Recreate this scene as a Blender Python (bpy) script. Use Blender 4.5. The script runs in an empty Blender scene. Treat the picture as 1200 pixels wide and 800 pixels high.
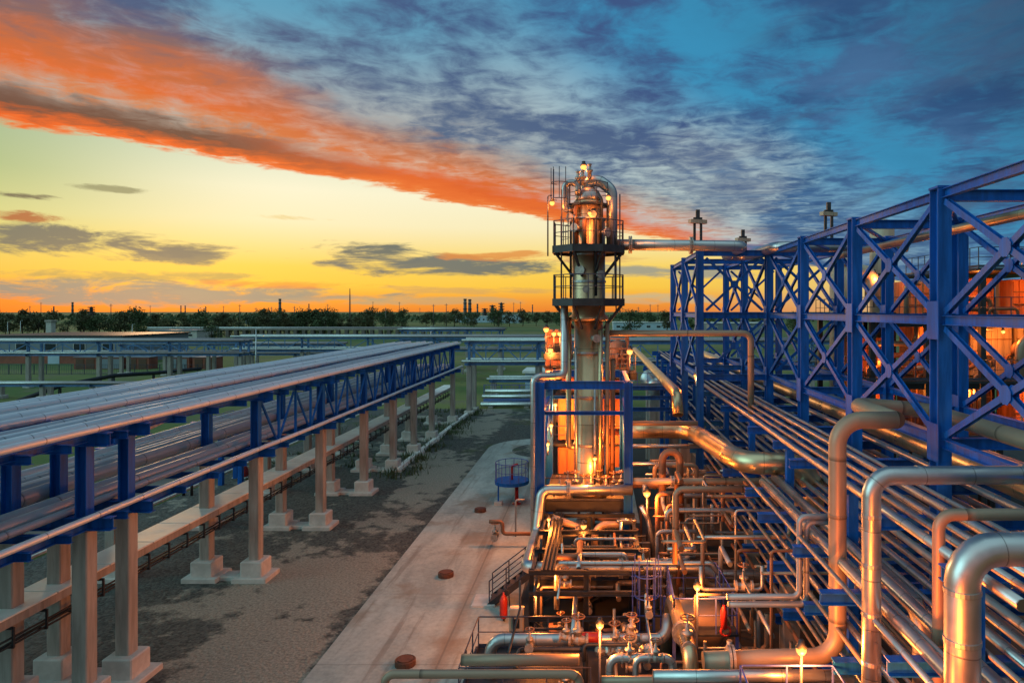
import bpy, math, random
from mathutils import Vector, Matrix, noise
random.seed(11)
R = math.radians
V = Vector
scene = bpy.context.scene
COL = scene.collection
CAMZ, FPX, VX, VY = 12.5, 800.0, 700.0, 364.0
def at(x, y, Y):
    """survey helper: world point seen at photo pixel (x, y) if it stands Y metres away"""
    return V(((x - VX) * Y / FPX, Y, CAMZ - (y - VY) * Y / FPX))
ORD = 'first second third fourth fifth sixth seventh eighth ninth tenth eleventh twelfth thirteenth fourteenth'.split()

# ------------------------------------------------------------------ objects
def tag(o, label=None, cat=None, group=None, kind=None):
    if label: o['label'] = label
    if cat: o['category'] = cat
    if group: o['group'] = group
    if kind: o['kind'] = kind
    return o
def thing(name, loc, label, cat, group=None):
    o = bpy.data.objects.new(name, None); COL.objects.link(o)
    o.empty_display_size = .2
    o.location = loc
    return tag(o, label, cat, group)
def org(p):
    v = V((0, 0, 0))
    while p is not None:
        v += V(p.location); p = p.parent
    return v
def kids(o): return list(o.children)
def copy_tree(o, parent=None):
    c = o.copy(); COL.objects.link(c)
    if parent is not None: c.parent = parent
    for ch in kids(o): copy_tree(ch, c)
    return c

# ------------------------------------------------------------------ mesh builder
class MB:
    def __init__(s): s.v = []; s.f = []; s.uv = []; s.sm = []
    def quad(s, idx, uv=None, sm=False):
        s.f.append(idx); s.uv.append(uv or [(0, 0)] * len(idx)); s.sm.append(sm)
    def box(s, x0, x1, y0, y1, z0, z1):
        b = len(s.v)
        s.v += [V(p) for p in ((x0,y0,z0),(x1,y0,z0),(x1,y1,z0),(x0,y1,z0),(x0,y0,z1),(x1,y0,z1),(x1,y1,z1),(x0,y1,z1))]
        for q in ((0,3,2,1),(4,5,6,7),(0,1,5,4),(1,2,6,5),(2,3,7,6),(3,0,4,7)): s.quad([b+i for i in q])
        return s
    def cbox(s, x0, x1, y0, y1, z0, z1, c=.03):
        """box whose vertical and top edges are chamfered"""
        b = len(s.v)
        ring = lambda i, z: [(x0+i+c,y0+i,z),(x1-i-c,y0+i,z),(x1-i,y0+i+c,z),(x1-i,y1-i-c,z),(x1-i-c,y1-i,z),(x0+i+c,y1-i,z),(x0+i,y1-i-c,z),(x0+i,y0+i+c,z)]
        rs = [ring(0, z0), ring(0, z1-c), ring(c, z1)]
        for r in rs: s.v += [V(p) for p in r]
        for k in range(2):
            for i in range(8):
                j = (i+1) % 8; s.quad([b+k*8+i, b+k*8+j, b+k*8+8+j, b+k*8+8+i])
        s.quad([b+i for i in range(7,-1,-1)]); s.quad([b+16+i for i in range(8)])
        return s
    def extrude(s, prof, p, q, up=(0,0,1)):
        p, q = V(p), V(q); d = (q-p)
        if d.length < 1e-5: return s
        L = d.length; d.normalize(); up = V(up)
        if abs(d.dot(up)) > .99: up = V((0,1,0)) if abs(d.y) < .9 else V((1,0,0))
        sx = d.cross(up).normalized(); sy = sx.cross(d).normalized()
        b = len(s.v); n = len(prof)
        for o in (p, q):
            for (a, c) in prof: s.v.append(o + sx*a + sy*c)
        for i in range(n):
            j = (i+1) % n; s.quad([b+i, b+j, b+n+j, b+n+i], [(0,0),(0,.1),(L,.1),(L,0)])
        s.quad([b+i for i in range(n-1,-1,-1)]); s.quad([b+n+i for i in range(n)])
        return s
    def bar(s, p, q, w, h=None, up=(0,0,1)):
        h = w if h is None else h
        return s.extrude([(-w/2,-h/2),(w/2,-h/2),(w/2,h/2),(-w/2,h/2)], p, q, up)
    def ibeam(s, p, q, w, h, t=None, up=(0,0,1)):
        t = t or max(.015, w*.09); a, c = w/2, h/2; i = t/2
        return s.extrude([(-a,-c),(a,-c),(a,-c+t),(i,-c+t),(i,c-t),(a,c-t),(a,c),(-a,c),(-a,c-t),(-i,c-t),(-i,-c+t),(-a,-c+t)], p, q, up)
    def channel(s, p, q, w, h, t=.02, up=(0,0,1)):
        a, c = w/2, h/2
        return s.extrude([(-a,-c),(a,-c),(a,-c+t),(-a+t,-c+t),(-a+t,c-t),(a,c-t),(a,c),(-a,c)], p, q, up)
    def tube(s, pts, r, seg=12, bend=None, cap=True, nb=5):
        P = [V(p) for p in pts]; bend = bend if bend is not None else r*3
        path = [P[0]]
        for i in range(1, len(P)-1):
            a, b, c = P[i-1], P[i], P[i+1]
            d1 = (a-b); d2 = (c-b); l1, l2 = d1.length, d2.length
            if l1 < 1e-6 or l2 < 1e-6: continue
            d1.normalize(); d2.normalize(); ang = d1.angle(d2)
            if ang > math.pi - .03: path.append(b); continue
            t = min(bend/ math.tan(ang/2), l1*.48, l2*.48); rr = t*math.tan(ang/2)
            ctr = b + (d1+d2).normalized() * (rr/ math.sin(ang/2))
            s0 = b+d1*t-ctr; s1 = b+d2*t-ctr; ax = s0.cross(s1).normalized(); tot = s0.angle(s1)
            for k in range(nb+1): path.append(ctr + Matrix.Rotation(tot*k/nb, 3, ax) @ s0)
        path.append(P[-1])
        base = len(s.v); n = len(path); us = [0]
        for i in range(1, n): us.append(us[-1] + (path[i]-path[i-1]).length)
        t0 = (path[1]-path[0]).normalized()
        ref = V((0,0,1)) if abs(t0.z) < .9 else V((0,1,0))
        nx = t0.cross(ref).normalized(); prev = t0
        for i in range(n):
            if i == 0: t = t0
            elif i == n-1: t = (path[i]-path[i-1]).normalized()
            else: t = ((path[i+1]-path[i]).normalized() + (path[i]-path[i-1]).normalized()).normalized()
            if i:
                q = prev.rotation_difference(t); nx = (q @ nx).normalized()
            prev = t; ny = t.cross(nx)
            for k in range(seg):
                a = 2*math.pi*k/seg; s.v.append(path[i] + nx*(r*math.cos(a)) + ny*(r*math.sin(a)))
        for i in range(n-1):
            for k in range(seg):
                j = (k+1) % seg; a = base+i*seg
                s.quad([a+k, a+j, a+seg+j, a+seg+k], [(us[i],k/seg),(us[i],(k+1)/seg),(us[i+1],(k+1)/seg),(us[i+1],k/seg)], True)
        if cap:
            s.quad([base+k for k in range(seg-1,-1,-1)]); s.quad([base+(n-1)*seg+k for k in range(seg)])
        return s
    def lathe(s, prof, c=(0,0,0), seg=20, axis='z', smooth=True):
        """prof = [(radius, height)], spun round an axis through c"""
        c = V(c); b = len(s.v); n = len(prof)
        def put(r, h, a):
            u, w = r*math.cos(a), r*math.sin(a)
            return c + (V((u,w,h)) if axis == 'z' else V((h,u,w)) if axis == 'x' else V((w,h,u)))
        ln = [0]
        for i in range(1, n): ln.append(ln[-1] + math.hypot(prof[i][0]-prof[i-1][0], prof[i][1]-prof[i-1][1]))
        for (r, h) in prof:
            for k in range(seg): s.v.append(put(max(r, 1e-4), h, 2*math.pi*k/seg))
        for i in range(n-1):
            for k in range(seg):
                j = (k+1) % seg; a = b+i*seg
                s.quad([a+k, a+j, a+seg+j, a+seg+k], [(ln[i],k/seg),(ln[i],(k+1)/seg),(ln[i+1],(k+1)/seg),(ln[i+1],k/seg)], smooth)
        s.quad([b+k for k in range(seg-1,-1,-1)]); s.quad([b+(n-1)*seg+k for k in range(seg)])
        return s
    def torus(s, c, Rr, r, axis='z', seg=16, ms=6):
        pts = []
        for k in range(seg+1):
            a = 2*math.pi*k/seg; u, w = Rr*math.cos(a), Rr*math.sin(a)
            pts.append(V(c) + (V((u,w,0)) if axis == 'z' else V((0,u,w)) if axis == 'x' else V((u,0,w))))
        return s.tube(pts, r, ms, bend=0.0001, cap=False, nb=1)
    def poly(s, pts, z0, z1):
        """vertical prism over a flat outline"""
        b = len(s.v); n = len(pts)
        for z in (z0, z1):
            for p in pts: s.v.append(V((p[0], p[1], z)))
        for i in range(n):
            j = (i+1) % n; s.quad([b+i, b+j, b+n+j, b+n+i])
        s.quad([b+i for i in range(n-1,-1,-1)]); s.quad([b+n+i for i in range(n)])
        return s
    def mesh(s, name, mat, o=V((0,0,0))):
        me = bpy.data.meshes.new(name)
        me.from_pydata([tuple(v-o) for v in s.v], [], s.f)
        uvl = me.uv_layers.new(name='UVMap')
        flat = [c for f in s.uv for uv in f for c in uv]
        uvl.data.foreach_set('uv', flat)
        me.polygons.foreach_set('use_smooth', s.sm)
        me.materials.append(mat); me.update()
        return me
    def build(s, name, mat, parent=None):
        o = org(parent) if parent is not None else V((0,0,0))
        ob = bpy.data.objects.new(name, s.mesh(name, mat, o)); COL.objects.link(ob)
        if parent is not None: ob.parent = parent
        return ob
    def build_top(s, name, mat, loc, label, cat, group=None):
        loc = V(loc)
        ob = bpy.data.objects.new(name, s.mesh(name, mat, loc)); COL.objects.link(ob); ob.location = loc
        return tag(ob, label, cat, group)

# ------------------------------------------------------------------ node helper
class N:
    """tiny expression layer over math nodes"""
    def __init__(s, nt, sock): s.nt = nt; s.s = sock
    def _m(s, op, b=None, c=None, clamp=False):
        n = s.nt.nodes.new('ShaderNodeMath'); n.operation = op; n.use_clamp = clamp
        s.nt.links.new(s.s, n.inputs[0])
        for i, q in ((1, b), (2, c)):
            if q is None: continue
            if isinstance(q, N): s.nt.links.new(q.s, n.inputs[i])
            else: n.inputs[i].default_value = q
        return N(s.nt, n.outputs[0])
    def __add__(s, o): return s._m('ADD', o)
    __radd__ = __add__
    def __sub__(s, o): return s._m('SUBTRACT', o)
    def __rsub__(s, o): return s._m('MULTIPLY_ADD', -1.0, o)
    def __mul__(s, o): return s._m('MULTIPLY', o)
    __rmul__ = __mul__
    def __truediv__(s, o): return s._m('DIVIDE', o)
    def max(s, o): return s._m('MAXIMUM', o)
    def min(s, o): return s._m('MINIMUM', o)
    def clamp(s): return s._m('ADD', 0.0, clamp=True)
    def step(s, a, b):
        """smoothstep from a to b (a may be larger than b)"""
        n = s.nt.nodes.new('ShaderNodeMapRange'); n.interpolation_type = 'SMOOTHSTEP'
        lo, hi = (a, b) if a < b else (b, a)
        s.nt.links.new(s.s, n.inputs[0]); n.inputs[1].default_value = lo; n.inputs[2].default_value = hi
        n.inputs[3].default_value = 0.0 if a < b else 1.0; n.inputs[4].default_value = 1.0 if a < b else 0.0
        return N(s.nt, n.outputs[0])
def sep(nt, vec):
    n = nt.nodes.new('ShaderNodeSeparateXYZ'); nt.links.new(vec, n.inputs[0])
    return [N(nt, n.outputs[i]) for i in range(3)]
def comb(nt, x, y, z=0.0):
    n = nt.nodes.new('ShaderNodeCombineXYZ')
    for i, q in enumerate((x, y, z)):
        if isinstance(q, N): nt.links.new(q.s, n.inputs[i])
        else: n.inputs[i].default_value = q
    return n.outputs[0]
def nz(nt, vec, scale, detail=4.0, rough=.55, dist=0.0):
    n = nt.nodes.new('ShaderNodeTexNoise'); nt.links.new(vec, n.inputs['Vector'])
    n.inputs['Scale'].default_value = scale; n.inputs['Detail'].default_value = detail
    n.inputs['Roughness'].default_value = rough; n.inputs['Distortion'].default_value = dist
    return N(nt, n.outputs[0])
def mix(nt, f, a, b, mode='MIX'):
    n = nt.nodes.new('ShaderNodeMix'); n.data_type = 'RGBA'; n.blend_type = mode; n.clamp_factor = True
    for i, q in ((0, f), (6, a), (7, b)):
        if isinstance(q, N): nt.links.new(q.s, n.inputs[i])
        elif isinstance(q, bpy.types.NodeSocket): nt.links.new(q, n.inputs[i])
        elif i == 0: n.inputs[0].default_value = q
        else: n.inputs[i].default_value = (q[0], q[1], q[2], 1)
    return n.outputs[2]
def ramp(nt, f, stops):
    n = nt.nodes.new('ShaderNodeValToRGB'); nt.links.new(f.s, n.inputs[0]); cr = n.color_ramp
    while len(cr.elements) < len(stops): cr.elements.new(.5)
    for e, (p, c) in zip(cr.elements, stops): e.position = p; e.color = (c[0], c[1], c[2], 1)
    return n.outputs[0]
def newmat(name):
    m = bpy.data.materials.new(name); m.use_nodes = True; nt = m.node_tree
    return m, nt, nt.nodes['Principled BSDF']
def objco(nt):
    n = nt.nodes.new('ShaderNodeNewGeometry'); return n.outputs['Position']
def bump(nt, bs, h, strength=.3, dist=.02):
    n = nt.nodes.new('ShaderNodeBump'); n.inputs['Strength'].default_value = strength; n.inputs['Distance'].default_value = dist
    nt.links.new(h.s, n.inputs['Height']); nt.links.new(n.outputs[0], bs.inputs['Normal'])

def surf(name, c, rough=.6, metal=0.0, var=.25, scale=3.0, bumpy=0.0, bscale=None, c2=None, c2amt=.5, streak=False):
    """general procedural surface: mottled colour, optional second colour in patches, roughness variation"""
    m, nt, bs = newmat(name); co = objco(nt)
    if streak:
        x, y, z = sep(nt, co); co2 = comb(nt, x*3.0, y*3.0, z*.35)
    else: co2 = co
    n1 = nz(nt, co2, scale, 6, .6)
    k = 1-var
    col = mix(nt, n1.step(.3, .72), [q*k for q in c], [min(1, q*(1+var)) for q in c])
    if c2:
        n2 = nz(nt, co2, scale*.6+.13, 7, .65)
        col = mix(nt, n2.step(1-c2amt-.08, 1-c2amt+.12), col, c2)
    nt.links.new(col, bs.inputs['Base Color'])
    nt.links.new((n1*.3+(rough-.15)).s, bs.inputs['Roughness'])
    bs.inputs['Metallic'].default_value = metal
    if bumpy: bump(nt, bs, nz(nt, co, bscale or scale*8, 4), bumpy, .02)
    return m
def jacket(name, c, rough=.32, metal=.9, seam=1.0, var=.15):
    """sheet-metal pipe cladding: lapped joints every `seam` metres, slight dents and dull patches"""
    m, nt, bs = newmat(name); co = objco(nt)
    uv = nt.nodes.new('ShaderNodeUVMap'); u, v, _ = sep(nt, uv.outputs[0])
    fr = (u/seam)._m('FRACT'); g = fr.step(.0, .035)
    n1 = nz(nt, co, 2.2, 6, .6); n2 = nz(nt, comb(nt, u*.5, (v-.5)._m('ABSOLUTE')*26.0), 1.0, 4)
    cell = nt.nodes.new('ShaderNodeTexWhiteNoise'); cell.noise_dimensions = '1D'
    nt.links.new((u/seam)._m('FLOOR').s, cell.inputs['W'])
    tone = (N(nt, cell.outputs[0])*.22 + n1*.45)
    col = mix(nt, tone.clamp(), [q*(1-var*1.6) for q in c], [min(1, q*(1+var)) for q in c])
    col = mix(nt, g, [q*.35 for q in c], col)
    nt.links.new(col, bs.inputs['Base Color'])
    nt.links.new((n1*.35+(rough-.17)+N(nt, cell.outputs[0])*.08).s, bs.inputs['Roughness'])
    bs.inputs['Metallic'].default_value = metal
    bump(nt, bs, g*.6 + n1*.5 + n2*.35, .35, .012)
    return m
M = {}
M['alu'] = jacket('aluminium_cladding', (.56,.56,.57), .33, .93)
M['alu_dull'] = jacket('weathered_cladding', (.43,.42,.43), .4, .88)
M['shell'] = jacket('column_shell', (.64,.43,.26), .34, .85, 1.8)
M['deck_alu'] = jacket('bright_deck_cladding', (.74,.82,.88), .38, .4, 2.0)
M['deck_grey'] = jacket('dull_deck_cladding', (.44,.50,.57), .42, .4, 3.0)
M['gold'] = jacket('yellowed_cladding', (.66,.53,.33), .3, .95)
M['tan_pipe'] = jacket('tan_painted_pipe', (.36,.25,.18), .42, .3, 4.0)
M['grey_pipe'] = jacket('grey_painted_pipe', (.36,.37,.40), .4, .4, 3.0)
M['rust_pipe'] = jacket('brown_primed_pipe', (.28,.13,.075), .5, .2, 5.0)
M['blue'] = surf('blue_steel_paint', (.006,.095,.40), .5, 0, .28, 1.6, .05, 30, (.015,.05,.17), .36, True)
M['blue'].node_tree.nodes['Principled BSDF'].inputs['Specular IOR Level'].default_value = .22
M['blue_dk'] = surf('dark_blue_paint', (.02,.05,.2), .5, 0, .25, 2.0, 0, None, (.05,.05,.07), .3, True)
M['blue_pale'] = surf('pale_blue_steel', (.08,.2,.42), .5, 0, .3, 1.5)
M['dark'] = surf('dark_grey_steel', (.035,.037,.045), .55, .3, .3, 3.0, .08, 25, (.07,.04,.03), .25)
M['railing'] = surf('painted_railing_steel', (.05,.055,.09), .5, .2, .3, 3.0)
M['rail_blue'] = surf('violet_blue_railing', (.07,.10,.36), .5, .1, .25, 3.0)
M['galv'] = surf('galvanised_steel', (.5,.52,.55), .45, .7, .25, 4.0, .05, 20)
M['conc'] = surf('pillar_concrete', (.32,.295,.27), .85, 0, .22, 1.4, .35, 30, (.17,.15,.135), .36, True)
M['conc_pale'] = surf('pale_concrete', (.5,.49,.47), .85, 0, .15, 2.0, .25, 25)
M['cover'] = surf('duct_cover_sheet', (.74,.77,.74), .5, .1, .14, .8, .1, 8, (.5,.47,.4), .3)
M['red'] = surf('red_paint', (.36,.022,.015), .4, 0, .2, 4)
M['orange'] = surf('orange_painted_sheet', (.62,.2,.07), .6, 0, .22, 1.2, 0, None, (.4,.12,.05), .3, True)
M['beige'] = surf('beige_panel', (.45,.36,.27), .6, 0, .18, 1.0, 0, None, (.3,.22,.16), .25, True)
M['brick'] = surf('red_brick', (.26,.085,.055), .85, 0, .25, .5)
M['shed'] = surf('shed_sheet_metal', (.17,.21,.25), .6, .1, .12, .3)
M['white'] = surf('white_paint', (.72,.72,.7), .6, 0, .1, 1.0)
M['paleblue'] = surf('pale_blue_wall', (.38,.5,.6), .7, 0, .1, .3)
M['stack'] = surf('chimney_masonry', (.14,.12,.11), .85, 0, .2, .1)
M['bark'] = surf('bark', (.07,.05,.035), .9, 0, .3, 2)
M['manhole'] = surf('rusty_manhole_steel', (.13,.05,.03), .7, .2, .3, 6, .2)
M['cable'] = surf('black_cable', (.02,.02,.022), .6, 0, .2, 3)
M['glass'] = surf('dark_window_glass', (.02,.03,.04), .15, 0, .1, 1)
M['valve'] = surf('valve_casting', (.38,.33,.3), .45, .5, .3, 8, .1)
M['wrap'] = surf('crumpled_foil_wrap', (.6,.55,.5), .3, .9, .2, 8, .8, 14)
def leaf_mat(name, c):
    m, nt, bs = newmat(name); n = nz(nt, objco(nt), .35, 5)
    oi = nt.nodes.new('ShaderNodeObjectInfo'); rnd = N(nt, oi.outputs['Random'])
    col = mix(nt, (n.step(.3,.7)*.7+rnd*.3).clamp(), [q*.55 for q in c], [q*1.35 for q in c])
    nt.links.new(col, bs.inputs['Base Color']); bs.inputs['Roughness'].default_value = .75
    return m
M['leaf'] = leaf_mat('leaves', (.055,.085,.028))
M['leaf2'] = leaf_mat('olive_leaves', (.085,.085,.035))
def lampmat(name, c, e):
    m, nt, bs = newmat(name)
    bs.inputs['Base Color'].default_value = (.05,.04,.03,1)
    bs.inputs['Emission Color'].default_value = (*c, 1); bs.inputs['Emission Strength'].default_value = e
    return m
M['bulb'] = lampmat('lit_sodium_glass', (1,.36,.07), 2.4)

def pipe(name, label, pts, r, mat, group=None, bend=None, seg=12, flanges=(), cat='pipe', nb=5, fr=1.6, bands=()):
    """one pipe run = one thing; flanges (point, axis) are its parts"""
    P = [V(p) for p in pts]
    o = MB().tube(P, r, seg, bend, nb=nb).build_top(name, M[mat], P[0], label, cat, group)
    for (c, ax) in flanges:
        MB().lathe([(r*1.02,-.08),(r*fr,-.08),(r*fr,-.015),(r*1.1,-.015),(r*1.1,.015),(r*fr,.015),(r*fr,.08),(r*1.02,.08)], c, 14, ax, False).build('flange', M['valve'], o)
    for (c, ax) in bands:
        MB().lathe([(r*.99,-.045),(r*1.05,-.04),(r*1.05,.04),(r*.99,.045)], c, max(14,seg), ax, False).build('band', M[mat], o)
    return o
RW = random.Random(77)
def sag(x, y0, y1, z, amp=.018, step=5.5):
    n = max(2, int((y1-y0)/step)); return [(x+RW.gauss(0,amp)*(0<i<n), y0+(y1-y0)*i/n, z+RW.gauss(0,amp*.7)*(0<i<n)) for i in range(n+1)]
def railing(parent, pts, mat='railing', h=1.1, step=1.2, toe=True, r=.024, name='railing'):
    """guard rail over a polyline of floor points: posts, top rail, mid rail, toe board"""
    P = [V(p) for p in pts]; up = V((0,0,h))
    mb = MB(); mb.tube([p+up for p in P], r, 6, bend=.06, nb=2); mb.tube([p+up*.52 for p in P], r*.75, 6, bend=.05, nb=2)
    for i in range(len(P)-1):
        a, b = P[i], P[i+1]; n = max(1, round((b-a).length/step))
        for k in range(n + (1 if i == len(P)-2 else 0)):
            q = a.lerp(b, k/n); mb.bar(q, q+up, r*1.7)
        if toe: mb.bar(a+V((0,0,.09)), b+V((0,0,.09)), .012, .14)
    return mb.build(name, M[mat], parent)
def ladder(parent, base, h, face=(0,-1,0), mat='railing', cage=True, w=.5):
    b = V(base); f = V(face); s = f.cross(V((0,0,1)))
    mb = MB()
    for k in (-1, 1): mb.bar(b+s*(k*w/2), b+s*(k*w/2)+V((0,0,h)), .05)
    for i in range(int(h/.33)):
        z = V((0,0,.25+i*.33)); mb.bar(b+s*(-w/2)+z, b+s*(w/2)+z, .025)
    o = mb.build('ladder', M[mat], parent)
    if cage and h > 2.4:
        cg = MB(); rr = .42; ctr = b + f*(rr*.75)
        ang = [math.pi*(-.5+i/8)*1.25 for i in range(9)]
        ring = [ctr + f*(rr*math.cos(a)) + s*(rr*math.sin(a)) for a in [(-1.9+3.8*i/10) for i in range(11)]]
        z = 2.1
        while z < h+1.0:
            cg.tube([p+V((0,0,z)) for p in ring], .022, 5, bend=.001, nb=1); z += .75
        for p in ring[1::2]: cg.bar(p+V((0,0,2.1)), p+V((0,0,h+.95)), .035, .012)
        cg.build('ladder_cage', M[mat], parent)
    return o
# ------------------------------------------------------------------ camera and render
cam = bpy.data.cameras.new('camera'); co_ = bpy.data.objects.new('camera', cam); COL.objects.link(co_)
co_.location = (0, 0, CAMZ); co_.rotation_euler = (R(90), 0, 0)
cam.sensor_width = 36; cam.lens = 24; cam.clip_start = .1; cam.clip_end = 9000
cam.shift_x = -100/1200; cam.shift_y = -36/1200          # view camera: level back, shifted front
scene.camera = co_
scene.render.engine = 'CYCLES'
scene.cycles.use_denoising = True
scene.cycles.max_bounces = 6; scene.cycles.diffuse_bounces = 3; scene.cycles.glossy_bounces = 3
scene.cycles.sample_clamp_indirect = 4.0
scene.view_settings.view_transform = 'Standard'; scene.view_settings.look = 'None'
scene.view_settings.exposure = 0.0; scene.view_settings.gamma = 1

# ------------------------------------------------------------------ sky
w = bpy.data.worlds.new('World'); scene.world = w; w.use_nodes = True
nt = w.node_tree; bg = nt.nodes['Background']
tc = nt.nodes.new('ShaderNodeTexCoord'); dx, dy, dz = sep(nt, tc.outputs['Generated'])
hz = (dx*dx + dy*dy)._m('SQRT')
el = dz / hz.max(.02)                       # tangent of the elevation
az = dx / dy.max(.25)                       # tangent of the bearing, 0 = along the racks
zc = dz.max(.012)
px, py = dx / zc, dy / zc                   # where the ray meets the cloud deck (deck height = 1)
pv = comb(nt, px, py)
skew = comb(nt, px*.36 + py*.62, px*-1.55 + py*.9)      # streaked along the bank's edge
wide = nz(nt, pv, .55, 3, .5)
n_big = nz(nt, pv, 1.15, 6, .58, .5)
n_mid = nz(nt, skew, .95, 8, .62, .7)
n_fin = nz(nt, pv, 5.5, 7, .62, .6)
warm = ramp(nt, el.min(1.0)*1.6, [(0,(.80,.22,.03)),(.025,(.88,.33,.04)),(.055,(.92,.55,.06)),(.095,(.93,.62,.09)),(.14,(.92,.72,.27)),(.19,(.92,.82,.50)),(.26,(.92,.87,.62)),(.34,(.70,.77,.60)),(.46,(.36,.54,.54)),(.62,(.08,.30,.50)),(1,(.03,.11,.33))])
cool = ramp(nt, el.min(1.0)*1.6, [(0,(.62,.42,.2)),(.03,(.60,.50,.26)),(.08,(.80,.58,.2)),(.13,(.74,.62,.32)),(.20,(.50,.58,.55)),(.30,(.26,.47,.56)),(.42,(.11,.37,.53)),(.62,(.04,.20,.42)),(1,(.02,.08,.25))])
leftg = ramp(nt, el.min(1.0)*1.6, [(0,(.80,.16,.02)),(.03,(.84,.22,.03)),(.07,(.80,.50,.07)),(.13,(.72,.60,.14)),(.18,(.60,.61,.24)),(.26,(.40,.50,.23)),(.34,(.36,.48,.28)),(.6,(.10,.30,.45)),(1,(.03,.11,.33))])
base = mix(nt, az.step(.05, .55), warm, cool)
base = mix(nt, az.step(-.42, -.95), base, leftg)
# --- the bank of altocumulus: its front edge is a straight line on the cloud deck
s_ = (py - px*1.47 - 8.16) * (1/1.78)
s = s_ + (n_big-.5)*.9 + (n_fin-.5)*.7
cover = s.step(.10, -.14)
n_puf = nz(nt, comb(nt, az*1.0 + el*.35, el*1.75 - az*.12), 4.6, 8, .57, .25)
tex = (n_mid*.20 + n_puf*.62 + n_fin*.18)
bank = ramp(nt, (s*-.3125).clamp(), [(0,(.86,.17,.02)),(.055,(.82,.11,.008)),(.10,(.40,.075,.02)),(.15,(.13,.055,.04)),(.23,(.16,.075,.055)),(.29,(.62,.20,.07)),(.38,(.72,.13,.018)),(.47,(.55,.13,.04)),(.56,(.24,.12,.11)),(.68,(.065,.10,.20)),(1,(.04,.085,.22))])
bankr = ramp(nt, (s*-.3125).clamp(), [(0,(.84,.24,.05)),(.08,(.80,.15,.02)),(.20,(.72,.11,.012)),(.31,(.66,.15,.03)),(.40,(.50,.15,.06)),(.48,(.24,.15,.15)),(.56,(.08,.13,.23)),(1,(.04,.085,.22))])
bank = mix(nt, (az + (n_big-.5)*.3).step(-.62, -.25), bank, bankr)
cold = mix(nt, n_big.step(.3,.7), (.020,.075,.20), (.055,.15,.31))
bank = mix(nt, (az + (n_big-.5)*.35).step(.10, .30), bank, cold)
# thin places in the bank show a paler veil and the sky above
veil = mix(nt, el.step(.12,.42), (.80,.62,.42), (.10,.34,.50))
veil = mix(nt, az.step(-.28,.04), veil, mix(nt, (az*.5+el).step(.20,.42), (.44,.57,.59), (.035,.27,.48)))
gap = (tex + wide*.35 + (n_fin-.5)*.12).step(.59, .78)
edgekeep = s.step(-.5, -.95)*(1.0 - s.step(-.8,-1.0)*s.step(-1.9,-1.5)*.45)
bank = mix(nt, (gap*edgekeep*.95), bank, veil)
glowp = (1.0 - (az-.16)._m('POWER',2.0)*(1/.030) - (el-.185)._m('POWER',2.0)*(1/.010) + (n_puf-.5)*3.0 + (n_fin-.5)*1.5).step(0,1.4)   # the bright break right of the column
bank = mix(nt, glowp*.7, bank, (.55,.64,.60))
sky = mix(nt, cover, base, bank)
sky = mix(nt, ((az*.8+el + (n_puf-.5)*.5).step(.52,.98)*.8), sky, (.022,.05,.115))
# dark slate streaks low on the right
st = nz(nt, comb(nt, az*2.2 - el*1.3, el*9.0 - az*2.4), 1.6, 7, .6, .4)
sky = mix(nt, (st.step(.50,.68) * az.step(.12,.4) * el.step(.03,.12) * .62), sky, (.05,.10,.19))
# --- low stratus: long lenses near the horizon
stn = nz(nt, comb(nt, az*4.0, el*24.0), 1.9, 8, .66, .5)
stw = nz(nt, comb(nt, az*9.0, el*60.0), 1.6, 5, .6)
def lens(a0, e0, wa, we, k=1.1, soft=1.0):
    u = (az - a0)*(1/wa); q = (el - e0)*(1/we)
    return (1.0 - u*u - q*q + (stn-.5)*(4.2*k) + (stw-.5)*1.9).step(0, soft)
for (x, y, wx, wy, c, o) in ((70,282,190,15,(.075,.12,.13),.95),(190,300,90,9,(.10,.14,.14),.9),(430,296,70,15,(.07,.115,.13),.95),(520,312,170,14,(.10,.14,.15),.95),
                            (150,343,260,15,(.13,.21,.22),.95),(330,347,170,9,(.20,.25,.22),.8),(20,229,60,4,(.08,.08,.07),.9),(25,253,55,5,(.36,.07,.03),.9),(123,220,48,4,(.20,.22,.12),.8),
                            (590,300,75,7,(.72,.25,.05),.85),(150,322,190,6,(.25,.25,.12),.7),(310,333,110,5,(.75,.25,.05),.7),(560,340,120,5,(.55,.33,.13),.6),(330,255,60,3,(.75,.55,.2),.6),
                            (780,318,120,10,(.22,.27,.28),.8),(700,303,70,6,(.62,.3,.12),.7),(760,350,130,8,(.48,.46,.3),.7),(480,352,150,5,(.42,.36,.2),.6)):
    ex, ey = (x-VX)/FPX, (VY-y)/FPX
    sky = mix(nt, lens(ex, ey/ math.sqrt(1+ex*ex), wx/FPX, wy/FPX)*o, sky, c)
# unseen sky behind the camera: bright left patch and zenith added as fill light
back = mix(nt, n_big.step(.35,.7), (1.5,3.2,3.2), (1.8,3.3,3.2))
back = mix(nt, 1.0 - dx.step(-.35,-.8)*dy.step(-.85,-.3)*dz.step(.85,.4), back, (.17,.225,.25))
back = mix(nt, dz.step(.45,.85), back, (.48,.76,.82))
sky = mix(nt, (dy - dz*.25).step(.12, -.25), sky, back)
sky = mix(nt, dz.step(.0, -.03), sky, (.06,.055,.05))
nish = nt.nodes.new('ShaderNodeTexSky'); nish.sky_type = 'NISHITA'; nish.sun_disc = False
SUN_EL, SUN_AZ = R(3.5), R(-33)
nish.sun_elevation = SUN_EL; nish.sun_rotation = SUN_AZ
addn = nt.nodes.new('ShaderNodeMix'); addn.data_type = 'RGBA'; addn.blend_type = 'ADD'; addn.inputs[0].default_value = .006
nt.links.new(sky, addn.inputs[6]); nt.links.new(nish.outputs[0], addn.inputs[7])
nt.links.new(addn.outputs[2], bg.inputs['Color']); bg.inputs['Strength'].default_value = 1.0
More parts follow.
